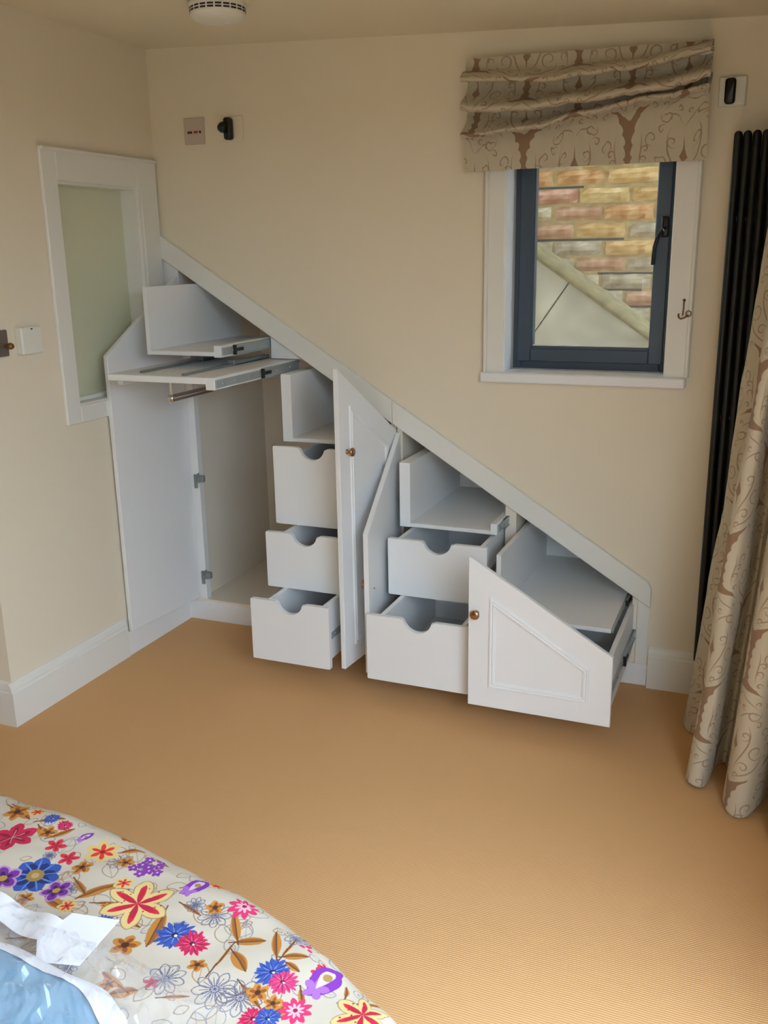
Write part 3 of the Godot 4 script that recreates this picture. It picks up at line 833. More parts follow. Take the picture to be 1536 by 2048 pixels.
func drawer(unit: Node3D, x0: float, x1: float, y0: float, y1: float, zf: float, zback: float, s0: float, s1: float, high: float) -> void:
	# an open drawer: box of sides, back and bottom, the cut-out front, runners
	var t := 0.016
	var f := zf - 0.018
	var st := mb()
	box(st, Vector3(s0 + t - 0.002, y0 + 0.024, zback + 0.002), Vector3(s1 - t + 0.002, y0 + 0.034, f), 0.0)
	var d := put("drawer", st, M.white, unit)
	for q in [["drawer_side", s0, s0 + t, high, f], ["drawer_side", s1 - t, s1, high, f], ["drawer_back", s0 + t, s1 - t, high - 0.01, zback + t]]:
		st = mb()
		box(st, Vector3(q[1], y0 + 0.02, zback), Vector3(q[2], q[3], q[4]), 0.0015)
		put(q[0], st, M.white, d)
	st = mb()
	prism(st, front_outline(x0, x1, y0, y1, true), f, zf)
	put("drawer_front", st, M.white, d)
	slide_rail(d, s1, 1.0, (y0 + high) * 0.5 - 0.005, zback + 0.06, f - 0.02, 0.032, 0.62)
	slide_rail(d, s0, -1.0, (y0 + high) * 0.5 - 0.005, zback + 0.06, f - 0.02, 0.032, 0.62)

func door_xf(hinge: Vector3, free: Vector3) -> Transform3D:
	# local x runs from the hinge to the free edge, y up, local z out of the panelled face
	var x := Vector3(free.x - hinge.x, 0, free.z - hinge.z).normalized()
	return Transform3D(Basis(x, Vector3.UP, x.cross(Vector3.UP)), hinge)

func panel_moulding(st: SurfaceTool, pts: PackedVector2Array, z: float, xf: Transform3D) -> void:
	var x2 := xf * Transform3D(Basis.IDENTITY, Vector3(0, 0, z))
	ring_moulding(st, pts, [[0.0, 0.0], [0.002, 0.005], [0.006, 0.006], [0.009, 0.002], [0.011, 0.0022], [0.014, 0.0065], [0.019, 0.005], [0.022, -0.0005]], x2)

func hinge(parent: Node3D, at: Vector3) -> void:
	var st := mb()
	box(st, at + Vector3(-0.006, -0.032, 0.0), at + Vector3(0.008, 0.026, 0.009), 0.002)
	box(st, at + Vector3(0.004, -0.006, 0.002), at + Vector3(0.026, 0.004, 0.012), 0.002)
	box(st, at + Vector3(0.018, -0.004, -0.006), at + Vector3(0.042, 0.024, 0.012), 0.003)
	box(st, at + Vector3(0.016, 0.014, 0.004), at + Vector3(0.021, 0.034, 0.012), 0.001)
	put("hinge", st, M.zinc_dark, parent)
	
func build_cupboards() -> void:
	# ---- 1. hanging cupboard on the left
	var u := thing("hanging_cupboard", "tall white fitted cupboard at the left end with its door swung against the wall", "cupboard", Vector3(0.3, 0, 0))
	var o := Vector3(-0.3, 0, 0)
	var st := mb()
	prism(st, V2([[-0.018, 0.083], [0.084, 0.083], [0.084, 1.25], [0.054, 1.25], [0.054, slope_y(0.054)], [-0.018, slope_y(-0.018)]]), -0.03, 0.0, Transform3D(Basis.IDENTITY, o))
	put("frame_stile", st, M.white, u)
	st = mb()
	box(st, o + Vector3(0.034, 0.083, -0.62), o + Vector3(0.054, slope_y(0.054), -0.03), 0.001)
	put("side_panel", st, M.inner, u)
	st = mb()
	box(st, o + Vector3(0.054, 0.083, -0.61), o + Vector3(0.598, 0.095, 0.003), 0.001)
	put("bottom", st, M.inner, u)
	st = mb()
	prism(st, V2([[0.054, 0.083], [0.598, 0.083], [0.598, slope_y(0.598)], [0.054, slope_y(0.054)]]), -0.625, -0.61, Transform3D(Basis.IDENTITY, o))
	put("back_panel", st, M.inner, u)
	st = mb()
	prism(st, V2([[0.447, 1.12], [0.58, 1.12], [0.58, slope_y(0.58)], [0.447, slope_y(0.447)]]), -0.02, -0.002, Transform3D(Basis.IDENTITY, o))
	put("blocking_panel", st, M.white, u)
	# door, folded back onto the left wall (inner face towards the room)
	var hx := Vector3(0.040, 0, 0.004); var fx := Vector3(-0.0005, 0, 0.416)
	var dx := door_xf(hx, fx)
	var L := 0.4126
	st = mb()
	bevel_prism(st, V2([[0.0, 0.1], [L, 0.1], [L, 1.160], [0.0, 1.425]]), -0.009, 0.009, 0.0015, Transform3D(Basis.IDENTITY, o) * dx)
	var dr := put("door", st, M.white, u)
	st = mb(true)
	lathe(st, [[0.0, 0.001], [0.003, 0.001], [0.003, 0.0]], Transform3D(Basis(Vector3(0, 1, 0), Vector3(1, 0, 0), Vector3(0, 0, -1)), o + Vector3(0.0125, 0.877, 0.356)), 10)
	put("knob_screw", st, M.slot, dr)
	hinge(u, o + Vector3(0.068, 0.612, 0.0))
	hinge(u, o + Vector3(0.072, 0.195, 0.0))
	# pull-out shelf
	st = mb()
	box(st, o + Vector3(0.112, 1.094, -0.05), o + Vector3(0.5045, 1.116, 0.552), 0.002)
	var sh := put("pull_out_shelf", st, M.white, u)
	for q in [[0.504, 0.5395, 1.075, 1.1165, 0.552], [0.112, 0.135, 1.072, 1.094, 0.50]]:
		st = mb()
		box(st, o + Vector3(q[0], q[2], -0.05), o + Vector3(q[1], q[3], q[4]), 0.002)
		put("batten", st, M.white, sh)
	slide_rail(sh, 0.2395, 1.0, 1.095, -0.03, 0.548, 0.036, 0.44)
	for q in [[0.215, 0.500, 0.13], [0.405, 0.530, 0.22]]:
		st = mb()
		box(st, o + Vector3(q[0] - 0.006, 1.1165, q[2] - 0.01), o + Vector3(q[0] + 0.006, 1.124, q[1]), 0.001)
		box(st, o + Vector3(q[0] - 0.011, 1.1165, -0.04), o + Vector3(q[0] + 0.011, 1.121, q[2]), 0.001)
		box(st, o + Vector3(q[0] - 0.011, 1.1165, -0.04), o + Vector3(q[0] - 0.007, 1.132, q[2]), 0.001)
		box(st, o + Vector3(q[0] + 0.007, 1.1165, -0.04), o + Vector3(q[0] + 0.011, 1.132, q[2]), 0.001)
		box(st, o + Vector3(q[0] - 0.013, 1.1165, q[2] - 0.006), o + Vector3(q[0] + 0.013, 1.137, q[2] + 0.006), 0.002)
		put("top_runner", st, M.zinc_dark, sh)
	# hanging rail under the shelf
	st = mb(true)
	tube(st, [o + Vector3(0.30, 1.026, 0.463), o + Vector3(0.30, 1.026, 0.02)], 0.0125, 20)
	put("hanging_rail", st, M.rail, sh)
	st = mb(true)
	lathe(st, [[0.0, 0.006], [0.007, 0.005], [0.0125, 0.002], [0.0135, -0.006], [0.0125, -0.008]], Transform3D(Basis(Vector3(1, 0, 0), Vector3(0, 0, 1), Vector3(0, -1, 0)), o + Vector3(0.30, 1.026, 0.463)), 20)
	put("rail_end", st, M.chrome, sh)
	for q in [[0.2955, 0.3045, 1.034, 0.452, 0.458], [0.2955, 0.3045, 1.034, 0.077, 0.083], [0.375, 0.387, 1.082, 0.33, 0.35]]:
		st = mb()
		box(st, o + Vector3(q[0], q[2], q[3]), o + Vector3(q[1], 1.0945, q[4]), 0.001)
		put("rail_bracket", st, M.chrome, sh)
	# smaller pull-out tray above it
	st = mb()
	box(st, o + Vector3(0.14, 1.160, -0.30), o + Vector3(0.406, 1.176, 0.335), 0.002)
	var tr := put("pull_out_tray", st, M.white, u)
	st = mb()
	prism(st, V2([[-0.335, 1.160], [0.30, 1.160], [0.30, 1.398], [-0.335, 1.398]]), 0.126, 0.142, Transform3D(Basis(Vector3(0, 0, -1), Vector3(0, 1, 0), Vector3(1, 0, 0)), o))
	put("tray_side", st, M.white, tr)
	st = mb()
	box(st, o + Vector3(0.405, 1.156, -0.30), o + Vector3(0.435, 1.198, 0.335), 0.002)
	put("batten", st, M.white, tr)
	slide_rail(tr, 0.135, 1.0, 1.177, -0.02, 0.331, 0.036, 0.72)

	# ---- 2. tall drawer cupboard
	u = thing("drawer_cupboard", "tall white drawer cupboard with three scooped drawers and a knobbed door opened beside them", "cupboard", Vector3(0.74, 0, 0), "white drawer cupboards under the slope")
	o = Vector3(-0.74, 0, 0)
	carcass(u, o, 0.600, 0.955, false)
	drawer(u, 0.558 + o.x, 0.868 + o.x, 0.085, 0.316, 0.438, -0.12, 0.624 + o.x, 0.854 + o.x, 0.318)
	drawer(u, 0.558 + o.x, 0.868 + o.x, 0.318, 0.528, 0.305, -0.25, 0.624 + o.x, 0.854 + o.x, 0.529)
	drawer(u, 0.558 + o.x, 0.868 + o.x, 0.537, 0.829, 0.221, -0.33, 0.624 + o.x, 0.854 + o.x, 0.80)
	tray(u, o, 0.558, 0.868, 0.831, 1.080, 0.137)
	# its door, opened past square, panelled face to the right
	dx = Transform3D(Basis.IDENTITY, o) * door_xf(Vector3(0.949, 0, 0.006), Vector3(0.909, 0, 0.414))
	L = 0.41
	st = mb()
	var P := V2([[0.0, 0.086], [L, 0.086], [L, 1.141], [0.0, 0.872]])
	bevel_prism(st, P, -0.009, 0.009, 0.0015, dx)
	var s := door_side(dx)
	dr = put("door", st, M.white, u)
	st = mb()
	var pin := inset(P, 0.068)
	panel_moulding(st, pin, 0.009, dx if s > 0 else dx * Transform3D(Basis(Vector3(1, 0, 0), Vector3(0, 1, 0), Vector3(0, 0, -1)), Vector3.ZERO))
	put("panel_moulding", st, M.white, dr)
	knob(dr, dx * Vector3(0.362, 0.860, 0.009 * s), dx.basis.z * s)

	# ---- 3. low drawer cupboard
	u = thing("drawer_cupboard", "lower white drawer cupboard with two scooped drawers, left of the panelled pull-out", "cupboard", Vector3(1.2, 0, 0), "white drawer cupboards under the slope")
	o = Vector3(-1.2, 0, 0)
	carcass(u, o, 0.96, 1.395)
	drawer(u, 1.017 + o.x, 1.379 + o.x, 0.085, 0.321, 0.452, -0.1, 1.062 + o.x, 1.366 + o.x, 0.322)
	drawer(u, 1.017 + o.x, 1.379 + o.x, 0.324, 0.532, 0.248, -0.3, 1.050 + o.x, 1.366 + o.x, 0.533)
	tray(u, o, 1.017, 1.380, 0.543, 0.779, 0.128)
	slide_rail(u.get_node("tray"), 1.380 + o.x, 1.0, 0.564, -0.05, 0.118, 0.034, 0.5, false)
	slide_rail(u.get_node("tray"), 1.017 + o.x, -1.0, 0.62, -0.2, 0.1, 0.034, 0.5)
	dx = Transform3D(Basis.IDENTITY, o) * door_xf(Vector3(0.966, 0, 0.006), Vector3(1.004, 0, 0.415))
	L = 0.4108
	st = mb()
	P = V2([[0.0, 0.086], [L, 0.086], [L, 0.592], [0.0, 0.862]])
	bevel_prism(st, P, -0.009, 0.009, 0.0015, dx)
	s = -door_side(dx)
	dr = put("door", st, M.white, u)
	knob(dr, dx * Vector3(0.352, 0.392, 0.009 * s), dx.basis.z * s)
	st = mb(true)
	lathe(st, [[0.0, 0.0015], [0.003, 0.001], [0.0035, 0.0]], Transform3D(Basis(Vector3(0, 1, 0), Vector3(1, 0, 0), Vector3(0, 0, -1)), dx * Vector3(0.352, 0.38, -0.009 * s)), 10)
	put("knob_screw", st, M.slot, dr)

	# ---- 4. low pull-out at the right end, panelled front
	u = thing("pull_out_cupboard", "low white pull-out at the right end with a panelled wedge shaped front and copper knob", "cupboard", Vector3(1.62, 0, 0))
	o = Vector3(-1.62, 0, 0)
	carcass(u, o, 1.395, 1.857)
	st = mb()
	P = V2([[1.398, 0.086], [1.852, 0.086], [1.852, 0.316], [1.398, 0.590]])
	var px := Transform3D(Basis.IDENTITY, o)
	bevel_prism(st, P, 0.499, 0.517, 0.0015, px)
	var fr := put("panelled_front", st, M.white, u)
	st = mb()
	panel_moulding(st, V2([[1.466, 0.155], [1.783, 0.155], [1.783, 0.270], [1.466, 0.466]]), 0.517, px)
	put("panel_moulding", st, M.white, fr)
	knob(fr, o + Vector3(1.425, 0.405, 0.517), Vector3(0, 0, 1))
	st = mb()
	box(st, o + Vector3(1.430, 0.118, -0.045), o + Vector3(1.828, 0.128, 0.499), 0.0)
	dr = put("drawer", st, M.white, u)
	for q in [["drawer_side", 1.415, 1.431, 0.298, 0.499], ["drawer_side", 1.827, 1.843, 0.298, 0.499], ["drawer_back", 1.431, 1.827, 0.29, -0.034]]:
		st = mb()
		box(st, o + Vector3(q[1], 0.115, -0.05), o + Vector3(q[2], q[3], q[4]), 0.0015)
		put(q[0], st, M.white, dr)
	slide_rail(dr, 1.843 + o.x, 1.0, 0.19, -0.04, 0.48, 0.034, 0.5)
	# tray inside, above the box
	st = mb()
	box(st, o + Vector3(1.440, 0.304, -0.41), o + Vector3(1.811, 0.318, 0.30), 0.002)
	var t2 := put("tray", st, M.white, u)
	st = mb()
	prism(st, V2([[-0.30, 0.304], [0.41, 0.304], [0.41, 0.530], [-0.30, 0.530]]), 1.427, 1.443, Transform3D(Basis(Vector3(0, 0, -1), Vector3(0, 1, 0), Vector3(1, 0, 0)), o))
	put("tray_side", st, M.white, t2)
	st = mb()
	prism(st, V2([[1.443, 0.318], [1.811, 0.318], [1.811, 0.35], [1.50, 0.525], [1.443, 0.525]]), -0.41, -0.396, px)
	put("tray_back", st, M.white, t2)
	slide_rail(t2, 1.812 + o.x, 1.0, 0.309, -0.2, 0.29, 0.018, 0.4)

func door_side(dx: Transform3D) -> float:
	return 1.0 if dx.basis.z.x > 0 else -1.0

func carcass(u: Node3D, o: Vector3, x0: float, x1: float, both := true) -> void:
	var st := mb()
	var px := Transform3D(Basis.IDENTITY, o)
	for x in ([x0, x1 - 0.02] if both else [x1 - 0.02]):
		st = mb()
		prism(st, V2([[x, 0.083], [x + 0.02, 0.083], [x + 0.02, slope_y(x + 0.02)], [x, slope_y(x)]]), -0.61, -0.002, px)
		put("side_panel", st, M.inner, u)
	st = mb()
	box(st, o + Vector3(x0 + 0.02, 0.083, -0.61), o + Vector3(x1 - 0.02, 0.095, -0.02), 0.001)
	put("bottom", st, M.inner, u)
	st = mb()
	prism(st, V2([[x0 + 0.02, 0.095], [x1 - 0.02, 0.095], [x1 - 0.02, slope_y(x1 - 0.02)], [x0 + 0.02, slope_y(x0 + 0.02)]]), -0.625, -0.61, px)
	put("back_panel", st, M.inner, u)

func tray(u: Node3D, o: Vector3, x0: float, x1: float, y0: float, y1: float, zf: float) -> void:
	# an open tray with a tall left side and a low right side
	var st := mb()
	box(st, o + Vector3(x0 + 0.038, y0, -0.46), o + Vector3(x1 - 0.02, y0 + 0.015, zf), 0.002)
	var t := put("tray", st, M.white, u)
	st = mb()
	prism(st, V2([[-zf, y0], [0.46, y0], [0.46, y1], [-zf, y1]]), x0, x0 + 0.040, Transform3D(Basis(Vector3(0, 0, -1), Vector3(0, 1, 0), Vector3(1, 0, 0)), o))
	put("tray_side", st, M.white, t)
	st = mb()
	box(st, o + Vector3(x1 - 0.025, y0, -0.46), o + Vector3(x1, y0 + 0.041, zf), 0.002)
	put("batten", st, M.white, t)
	var top := minf(y1, slope_y(x1) - 0.01)
	st = mb()
	prism(st, V2([[x0 + 0.04, y0 + 0.015], [x1, y0 + 0.015], [x1, top], [x0 + 0.04, y1]]), -0.472, -0.46, Transform3D(Basis.IDENTITY, o))
	put("tray_back", st, M.white, t)

# ------------------------------------------------------------------ blind and curtain
func curve_at(k: Array, u: float) -> float:
	for i in k.size() - 1:
		if u <= k[i + 1][0]:
			var t: float = (u - k[i][0]) / (k[i + 1][0] - k[i][0])
			return lerpf(k[i][1], k[i + 1][1], t * t * (3.0 - 2.0 * t))
	return k[-1][1]

func build_textiles() -> void:
	# roman blind, bunched up, the folds dragged higher on the right
	var b := thing("roman_blind", "bunched roman blind in taupe and cream damask above the small window", "blind", Vector3(1.61, 1.75, 0.0))
	var nz := FastNoiseLite.new(); nz.seed = 21; nz.frequency = 2.2
	var cols := 90
	var f1 := [[0.0, 2.022], [0.35, 2.004], [0.7, 2.014], [1.0, 2.042]]
	var f2 := [[0.0, 1.934], [0.3, 1.924], [0.5, 1.937], [0.8, 1.952], [1.0, 1.978]]
	var f3 := [[0.0, 1.857], [0.3, 1.868], [0.5, 1.896], [0.8, 1.927], [1.0, 1.944]]
	var P := []; var U := []
	for i in cols + 1:
		var u := float(i) / cols
		var x := lerpf(1.232, 1.982, u)
		var w := nz.get_noise_2d(u * 3.0, 0.0); var w2 := nz.get_noise_2d(u * 5.0, 7.0)
		var a := curve_at(f1, u) + w * 0.006; var c := curve_at(f2, u) + w2 * 0.006; var d := curve_at(f3, u) + w * 0.005
		var g := smoothstep(0.72, 1.0, u)        # the bunch at the right end
		var d1 := 0.050 + 0.014 * w + 0.014 * g; var d2 := 0.046 + 0.012 * w2; var d3 := 0.040 - 0.010 * g
		var topy := lerpf(2.092, 2.080, u) + 0.004 * w
		var prof := [Vector2(0.030, topy), Vector2(0.034, lerpf(topy, a, 0.45)), Vector2(0.045 + d1 * 0.5, a + 0.025), Vector2(0.05 + d1, a + 0.004), Vector2(0.046 + d1 * 0.8, a - 0.006), Vector2(0.030, a + 0.008), Vector2(0.020, a + 0.020), Vector2(0.018, a - 0.006),
			Vector2(0.024, a - 0.022), Vector2(0.044, lerpf(a, c, 0.5)), Vector2(0.05 + d2 * 0.8, c + 0.018), Vector2(0.052 + d2, c + 0.003), Vector2(0.046 + d2 * 0.7, c - 0.006), Vector2(0.030, c + 0.008), Vector2(0.020, c + 0.018), Vector2(0.018, c - 0.005),
			Vector2(0.024, c - 0.018), Vector2(0.042, lerpf(c, d, 0.5)), Vector2(0.05 + d3 * 0.7, d + 0.012), Vector2(0.052 + d3, d + 0.002), Vector2(0.044 + d3 * 0.6, d - 0.005), Vector2(0.036, d + 0.004), Vector2(0.034, d - 0.006),
			Vector2(0.040, d - 0.03), Vector2(0.043, lerpf(d, 1.752, 0.6)), Vector2(0.044, 1.752)]
		# denser curve through the profile
		var row := []; var ur := []; var s := 0.0
		for k in prof.size() - 1:
			var p0: Vector2 = prof[maxi(k - 1, 0)]; var p1: Vector2 = prof[k]; var p2: Vector2 = prof[k + 1]; var p3: Vector2 = prof[mini(k + 2, prof.size() - 1)]
			for t in 3:
				var q := p1.cubic_interpolate(p2, p0, p3, t / 3.0)
				row.append(Vector3(x - 1.61 + 0.004 * nz.get_noise_2d(q.y * 6.0, u), q.y - 1.75 + 0.003 * nz.get_noise_2d(u * 14.0, q.y * 9.0), 0.018 + q.x + 0.006 * nz.get_noise_2d(u * 9.0, q.y * 5.0) + 0.010 * g * sin(q.y * 95.0 - u * 34.0) * smoothstep(1.86, 1.95, q.y)))
				ur.append(Vector2((x - 1.61) / 0.325 + 0.56, s / 0.49))
				s += p1.distance_to(p2) / 3.0
		row.append(Vector3(x - 1.61, 1.752 - 1.75, 0.062)); ur.append(Vector2((x - 1.61) / 0.325 + 0.56, s / 0.49))
		P.append(row); U.append(ur)
	var st := mb(true)
	sheet(st, P, U)
	put("fabric", st, M.damask, b)
	# thickness at the hem, and the batten it hangs from
	st = mb()
	box(st, Vector3(1.242 - 1.61, 0.295, 0.001), Vector3(1.978 - 1.61, 0.322, 0.030), 0.002)
	put("headrail", st, M.trim, b)
	st = mb()
	box(st, Vector3(1.245 - 1.61, 0.003, 0.046), Vector3(1.972 - 1.61, 0.014, 0.058), 0.002)
	put("hem_bar", st, M.damask, b)
	# curtain gathered at the right, flaring towards the floor
	var c := thing("curtain", "floor length damask curtain gathered at the right edge in front of the radiator", "curtain", Vector3(2.25, 0.0, 0.6))
	var hem := [Vector2(2.20, 0.10), Vector2(2.11, 0.16), Vector2(2.052, 0.235), Vector2(2.068, 0.30), Vector2(2.13, 0.34), Vector2(2.17, 0.40), Vector2(2.13, 0.50), Vector2(2.088, 0.585), Vector2(2.098, 0.632), Vector2(2.13, 0.637), Vector2(2.15, 0.585), Vector2(2.163, 0.50), Vector2(2.188, 0.46), Vector2(2.20, 0.55), Vector2(2.192, 0.67), Vector2(2.208, 0.735), Vector2(2.25, 0.745), Vector2(2.285, 0.69), Vector2(2.312, 0.60), Vector2(2.33, 0.69), Vector2(2.312, 0.80), Vector2(2.36, 0.87), Vector2(2.41, 0.85), Vector2(2.45, 0.78), Vector2(2.48, 0.74)]
	var top := []
	for i in hem.size():
		var h: Vector2 = hem[i]
		var t := float(i) / (hem.size() - 1)
		var base := Vector2(2.245, 0.42).lerp(Vector2(2.47, 0.90), t)
		var hb := Vector2(2.10, 0.22).lerp(Vector2(2.44, 0.85), t)
		top.append(base + (h - hb) * 0.62)
	var hc := Curve2D.new(); var tc := Curve2D.new()
	for i in hem.size():
		var n0: Vector2 = hem[maxi(i - 1, 0)]; var n1: Vector2 = hem[mini(i + 1, hem.size() - 1)]
		hc.add_point(hem[i], (n0 - n1) * 0.17, (n1 - n0) * 0.17)
		n0 = top[maxi(i - 1, 0)]; n1 = top[mini(i + 1, hem.size() - 1)]
		tc.add_point(top[i], (n0 - n1) * 0.17, (n1 - n0) * 0.17)
	P = []; U = []
	var len := 0.0; var last := hc.sample(0, 0.0)
	var rowsn := 44
	for i in hem.size() - 1:
		for q in 6:
			var hp := hc.sample(i, q / 6.0); var tp := tc.sample(i, q / 6.0)
			len += hp.distance_to(last); last = hp
			var col := []; var uc := []
			for j in rowsn + 1:
				var y := lerpf(0.012, 2.06, float(j) / rowsn)
				var k := y / 2.06
				var e := pow(k, 0.92)
				var p := hp.lerp(tp, e)
				p += Vector2(nz.get_noise_2d(len * 2.0, y * 0.9), nz.get_noise_2d(len * 2.0 + 9.0, y * 0.9)) * 0.012 * sin(PI * k)
				col.append(Vector3(p.x - 2.25, y + (0.006 * sin(len * 40.0) if j == 0 else 0.0), p.y - 0.6))
				uc.append(Vector2(len / 0.30 * 0.9, 1.0 - y / 0.45))
			P.append(col); U.append(uc)
	st = mb(true)
	sheet(st, P, U)
	put("fabric", st, M.damask, c)
	st = mb(true)
	tube(st, [Vector3(-0.02, 2.075, -0.25), Vector3(0.24, 2.075, 0.40)], 0.012, 12)
	put("heading_rail", st, M.trim, c)

# ------------------------------------------------------------------ radiator
func build_radiator() -> void:
	var r := thing("column_radiator", "tall black column radiator on the back wall beside the window", "radiator", Vector3(2.07, 0.16, 0.1))
	var st := mb(true)
	var path := []
	lathe(st, [[0.0, 1.664], [0.006, 1.6625], [0.0105, 1.658], [0.0118, 1.650], [0.0118, 0.012], [0.0095, 0.004], [0.005, 0.0], [0.0, 0.0]], Transform3D.IDENTITY, 16)
	st.generate_normals()
	var tm := st.commit()
	for i in 15:
		share("tube", tm, M.black, r, Vector3(i * 0.0256, 0.0, 0.0))
		share("tube", tm, M.black, r, Vector3(i * 0.0256, 0.0, -0.05))
	for y in [0.06, 1.60]:
		st = mb()
		box(st, Vector3(-0.004, y - 0.014, -0.036), Vector3(14 * 0.0256 + 0.004, y + 0.014, -0.012), 0.002)
		put("header", st, M.black, r)
	for y in [0.83, 1.42]:
		st = mb()
		box(st, Vector3(0.0, y - 0.008, -0.034), Vector3(14 * 0.0256, y + 0.008, -0.002), 0.002)
		put("cross_link", st, M.black, r)
	for y in [0.25, 1.40]:
		st = mb()
		box(st, Vector3(0.09, y, -0.10), Vector3(0.12, y + 0.03, -0.045), 0.002)
		put("wall_bracket", st, M.black, r)

# ------------------------------------------------------------------ small fittings
func build_fittings() -> void:
	# smoke alarm on the ceiling
	var cy := ceil_y(0.70)
	var a := thing("smoke_alarm", "round white smoke alarm with two rows of dark vents on the ceiling", "smoke alarm", Vector3(0.636, cy, 0.559))
	var st := mb(true)
	lathe(st, [[0.0, 0.002], [0.083, 0.002], [0.085, -0.004], [0.085, -0.010], [0.0805, -0.011], [0.080, -0.027], [0.078, -0.033], [0.071, -0.041], [0.056, -0.047], [0.03, -0.050], [0.0, -0.050]], Transform3D.IDENTITY, 48)
	put("housing", st, M.plastic, a)
	for row in 2:
		var y0 := -0.0125 - row * 0.0078
		for i in 22:
			st = mb()
			var t0 := TAU * i / 22.0 + 0.03; var t1 := TAU * (i + 1) / 22.0 - 0.03
			for k in 3:
				var p := lerpf(t0, t1, k / 3.0); var q := lerpf(t0, t1, (k + 1) / 3.0)
				var A := Vector3(cos(p), 0, sin(p)) * 0.0811; var B := Vector3(cos(q), 0, sin(q)) * 0.0811
				quad(st, A + Vector3(0, y0, 0), B + Vector3(0, y0, 0), B + Vector3(0, y0 - 0.0048, 0), A + Vector3(0, y0 - 0.0048, 0), A)
			put("vent_slot", st, M.slot, a)
	st = mb(true)
	lathe(st, [[0.0, -0.0525], [0.009, -0.052], [0.010, -0.048]], Transform3D(Basis.IDENTITY, Vector3(0.02, 0.0, -0.015)), 16)
	put("test_button", st, M.plastic, a)
	# wall plate with coloured sockets
	var p := thing("socket_plate", "pinkish square speaker socket plate high on the back wall at left", "wall plate", Vector3(0.172, 1.944, 0.0))
	st = mb()
	box(st, Vector3(-0.043, -0.046, 0.0), Vector3(0.043, 0.046, 0.008), 0.003)
	put("plate", st, M.socket, p)
	for q in [[-0.022, M.slot], [-0.012, M.slot], [0.004, mat(Color(0.62, 0.16, 0.10), 0.4)], [0.013, mat(Color(0.62, 0.16, 0.10), 0.4)], [0.027, M.clip]]:
		st = mb(true)
		lathe(st, [[0.004, 0.0], [0.004, 0.004], [0.002, 0.006], [0.0, 0.006]], Transform3D(Basis(Vector3(1, 0, 0), Vector3(0, 0, 1), Vector3(0, -1, 0)), Vector3(q[0], -0.004, 0.007)), 12)
		put("socket", st, q[1], p)
	# black speaker brackets on pale plates
	p = thing("speaker_bracket", "black speaker bracket with a side knuckle on a cream plate at the upper left", "bracket", Vector3(0.325, 1.942, 0.0))
	st = mb()
	box(st, Vector3(-0.035, -0.043, 0.0), Vector3(0.052, 0.043, 0.007), 0.003)
	put("plate", st, M.wall, p)
	st = mb(true)
	bevel_prism(st, round_rect(-0.014, 0.016, -0.038, 0.038, 0.010), 0.006, 0.034, 0.005)
	put("body", st, M.device, p)
	st = mb(true)
	lathe(st, [[0.0, 0.020], [0.010, 0.017], [0.017, 0.008], [0.020, -0.004], [0.019, -0.012], [0.0, -0.015]], Transform3D(Basis(Vector3(0, 1, 0), Vector3(-1, 0, 0), Vector3(0, 0, 1)), Vector3(-0.010, 0.003, 0.040)), 18)
	put("knuckle", st, M.device, p)
	p = thing("speaker_bracket", "black rounded bracket on a white plate between blind and radiator", "bracket", Vector3(2.039, 1.943, 0.0))
	st = mb()
	box(st, Vector3(-0.038, -0.041, 0.0), Vector3(0.039, 0.041, 0.012), 0.003)
	put("plate", st, M.plastic, p)
	st = mb(true)
	bevel_prism(st, round_rect(-0.020, 0.010, -0.036, 0.035, 0.010), 0.01, 0.034, 0.005)
	put("body", st, M.device, p)
	# white control box and bronze switch on the left wall
	p = thing("control_box", "small square white control box on the left wall left of the inner window", "control box", Vector3(XL, 1.248, 0.775))
	st = mb()
	box(st, Vector3(0.0, -0.043, -0.046), Vector3(0.030, 0.043, 0.046), 0.004)
	put("housing", st, M.plastic, p)
	st = mb()
	box(st, Vector3(0.0295, 0.034, -0.004), Vector3(0.0312, 0.038, 0.004), 0.0005)
	put("indicator", st, M.slot, p)
	st = mb()
	box(st, Vector3(0.0295, 0.008, -0.008), Vector3(0.0306, 0.013, 0.008), 0.0004)
	put("badge", st, M.inner, p)
	p = thing("light_switch", "bronze switch plate with a turned toggle at the left edge on a pale backplate", "light switch", Vector3(XL, 1.247, 0.905))
	st = mb()
	box(st, Vector3(0.0, -0.075, -0.062), Vector3(0.002, 0.072, 0.07), 0.001)
	put("backplate", st, M.wall, p)
	st = mb()
	box(st, Vector3(0.002, -0.041, -0.044), Vector3(0.012, 0.041, 0.044), 0.003)
	put("plate", st, M.bronze, p)
	st = mb(true)
	lathe(st, [[0.0, 0.03], [0.008, 0.029], [0.011, 0.022], [0.008, 0.012], [0.006, 0.0]], Transform3D(Basis(Vector3(0, 1, 0), Vector3(1, 0, 0), Vector3(0, 0, -1)), Vector3(0.012, -0.008, -0.028)), 16)
	put("toggle", st, M.brass, p)

func round_rect(x0: float, x1: float, y0: float, y1: float, r: float) -> PackedVector2Array:
	var o := PackedVector2Array()
	for q in [[x1 - r, y0 + r, -PI / 2], [x1 - r, y1 - r, 0.0], [x0 + r, y1 - r, PI / 2], [x0 + r, y0 + r, PI]]:
		for i in 6: o.append(Vector2(q[0], q[1]) + Vector2.from_angle(q[2] + PI / 2 * i / 5) * r)
	return o

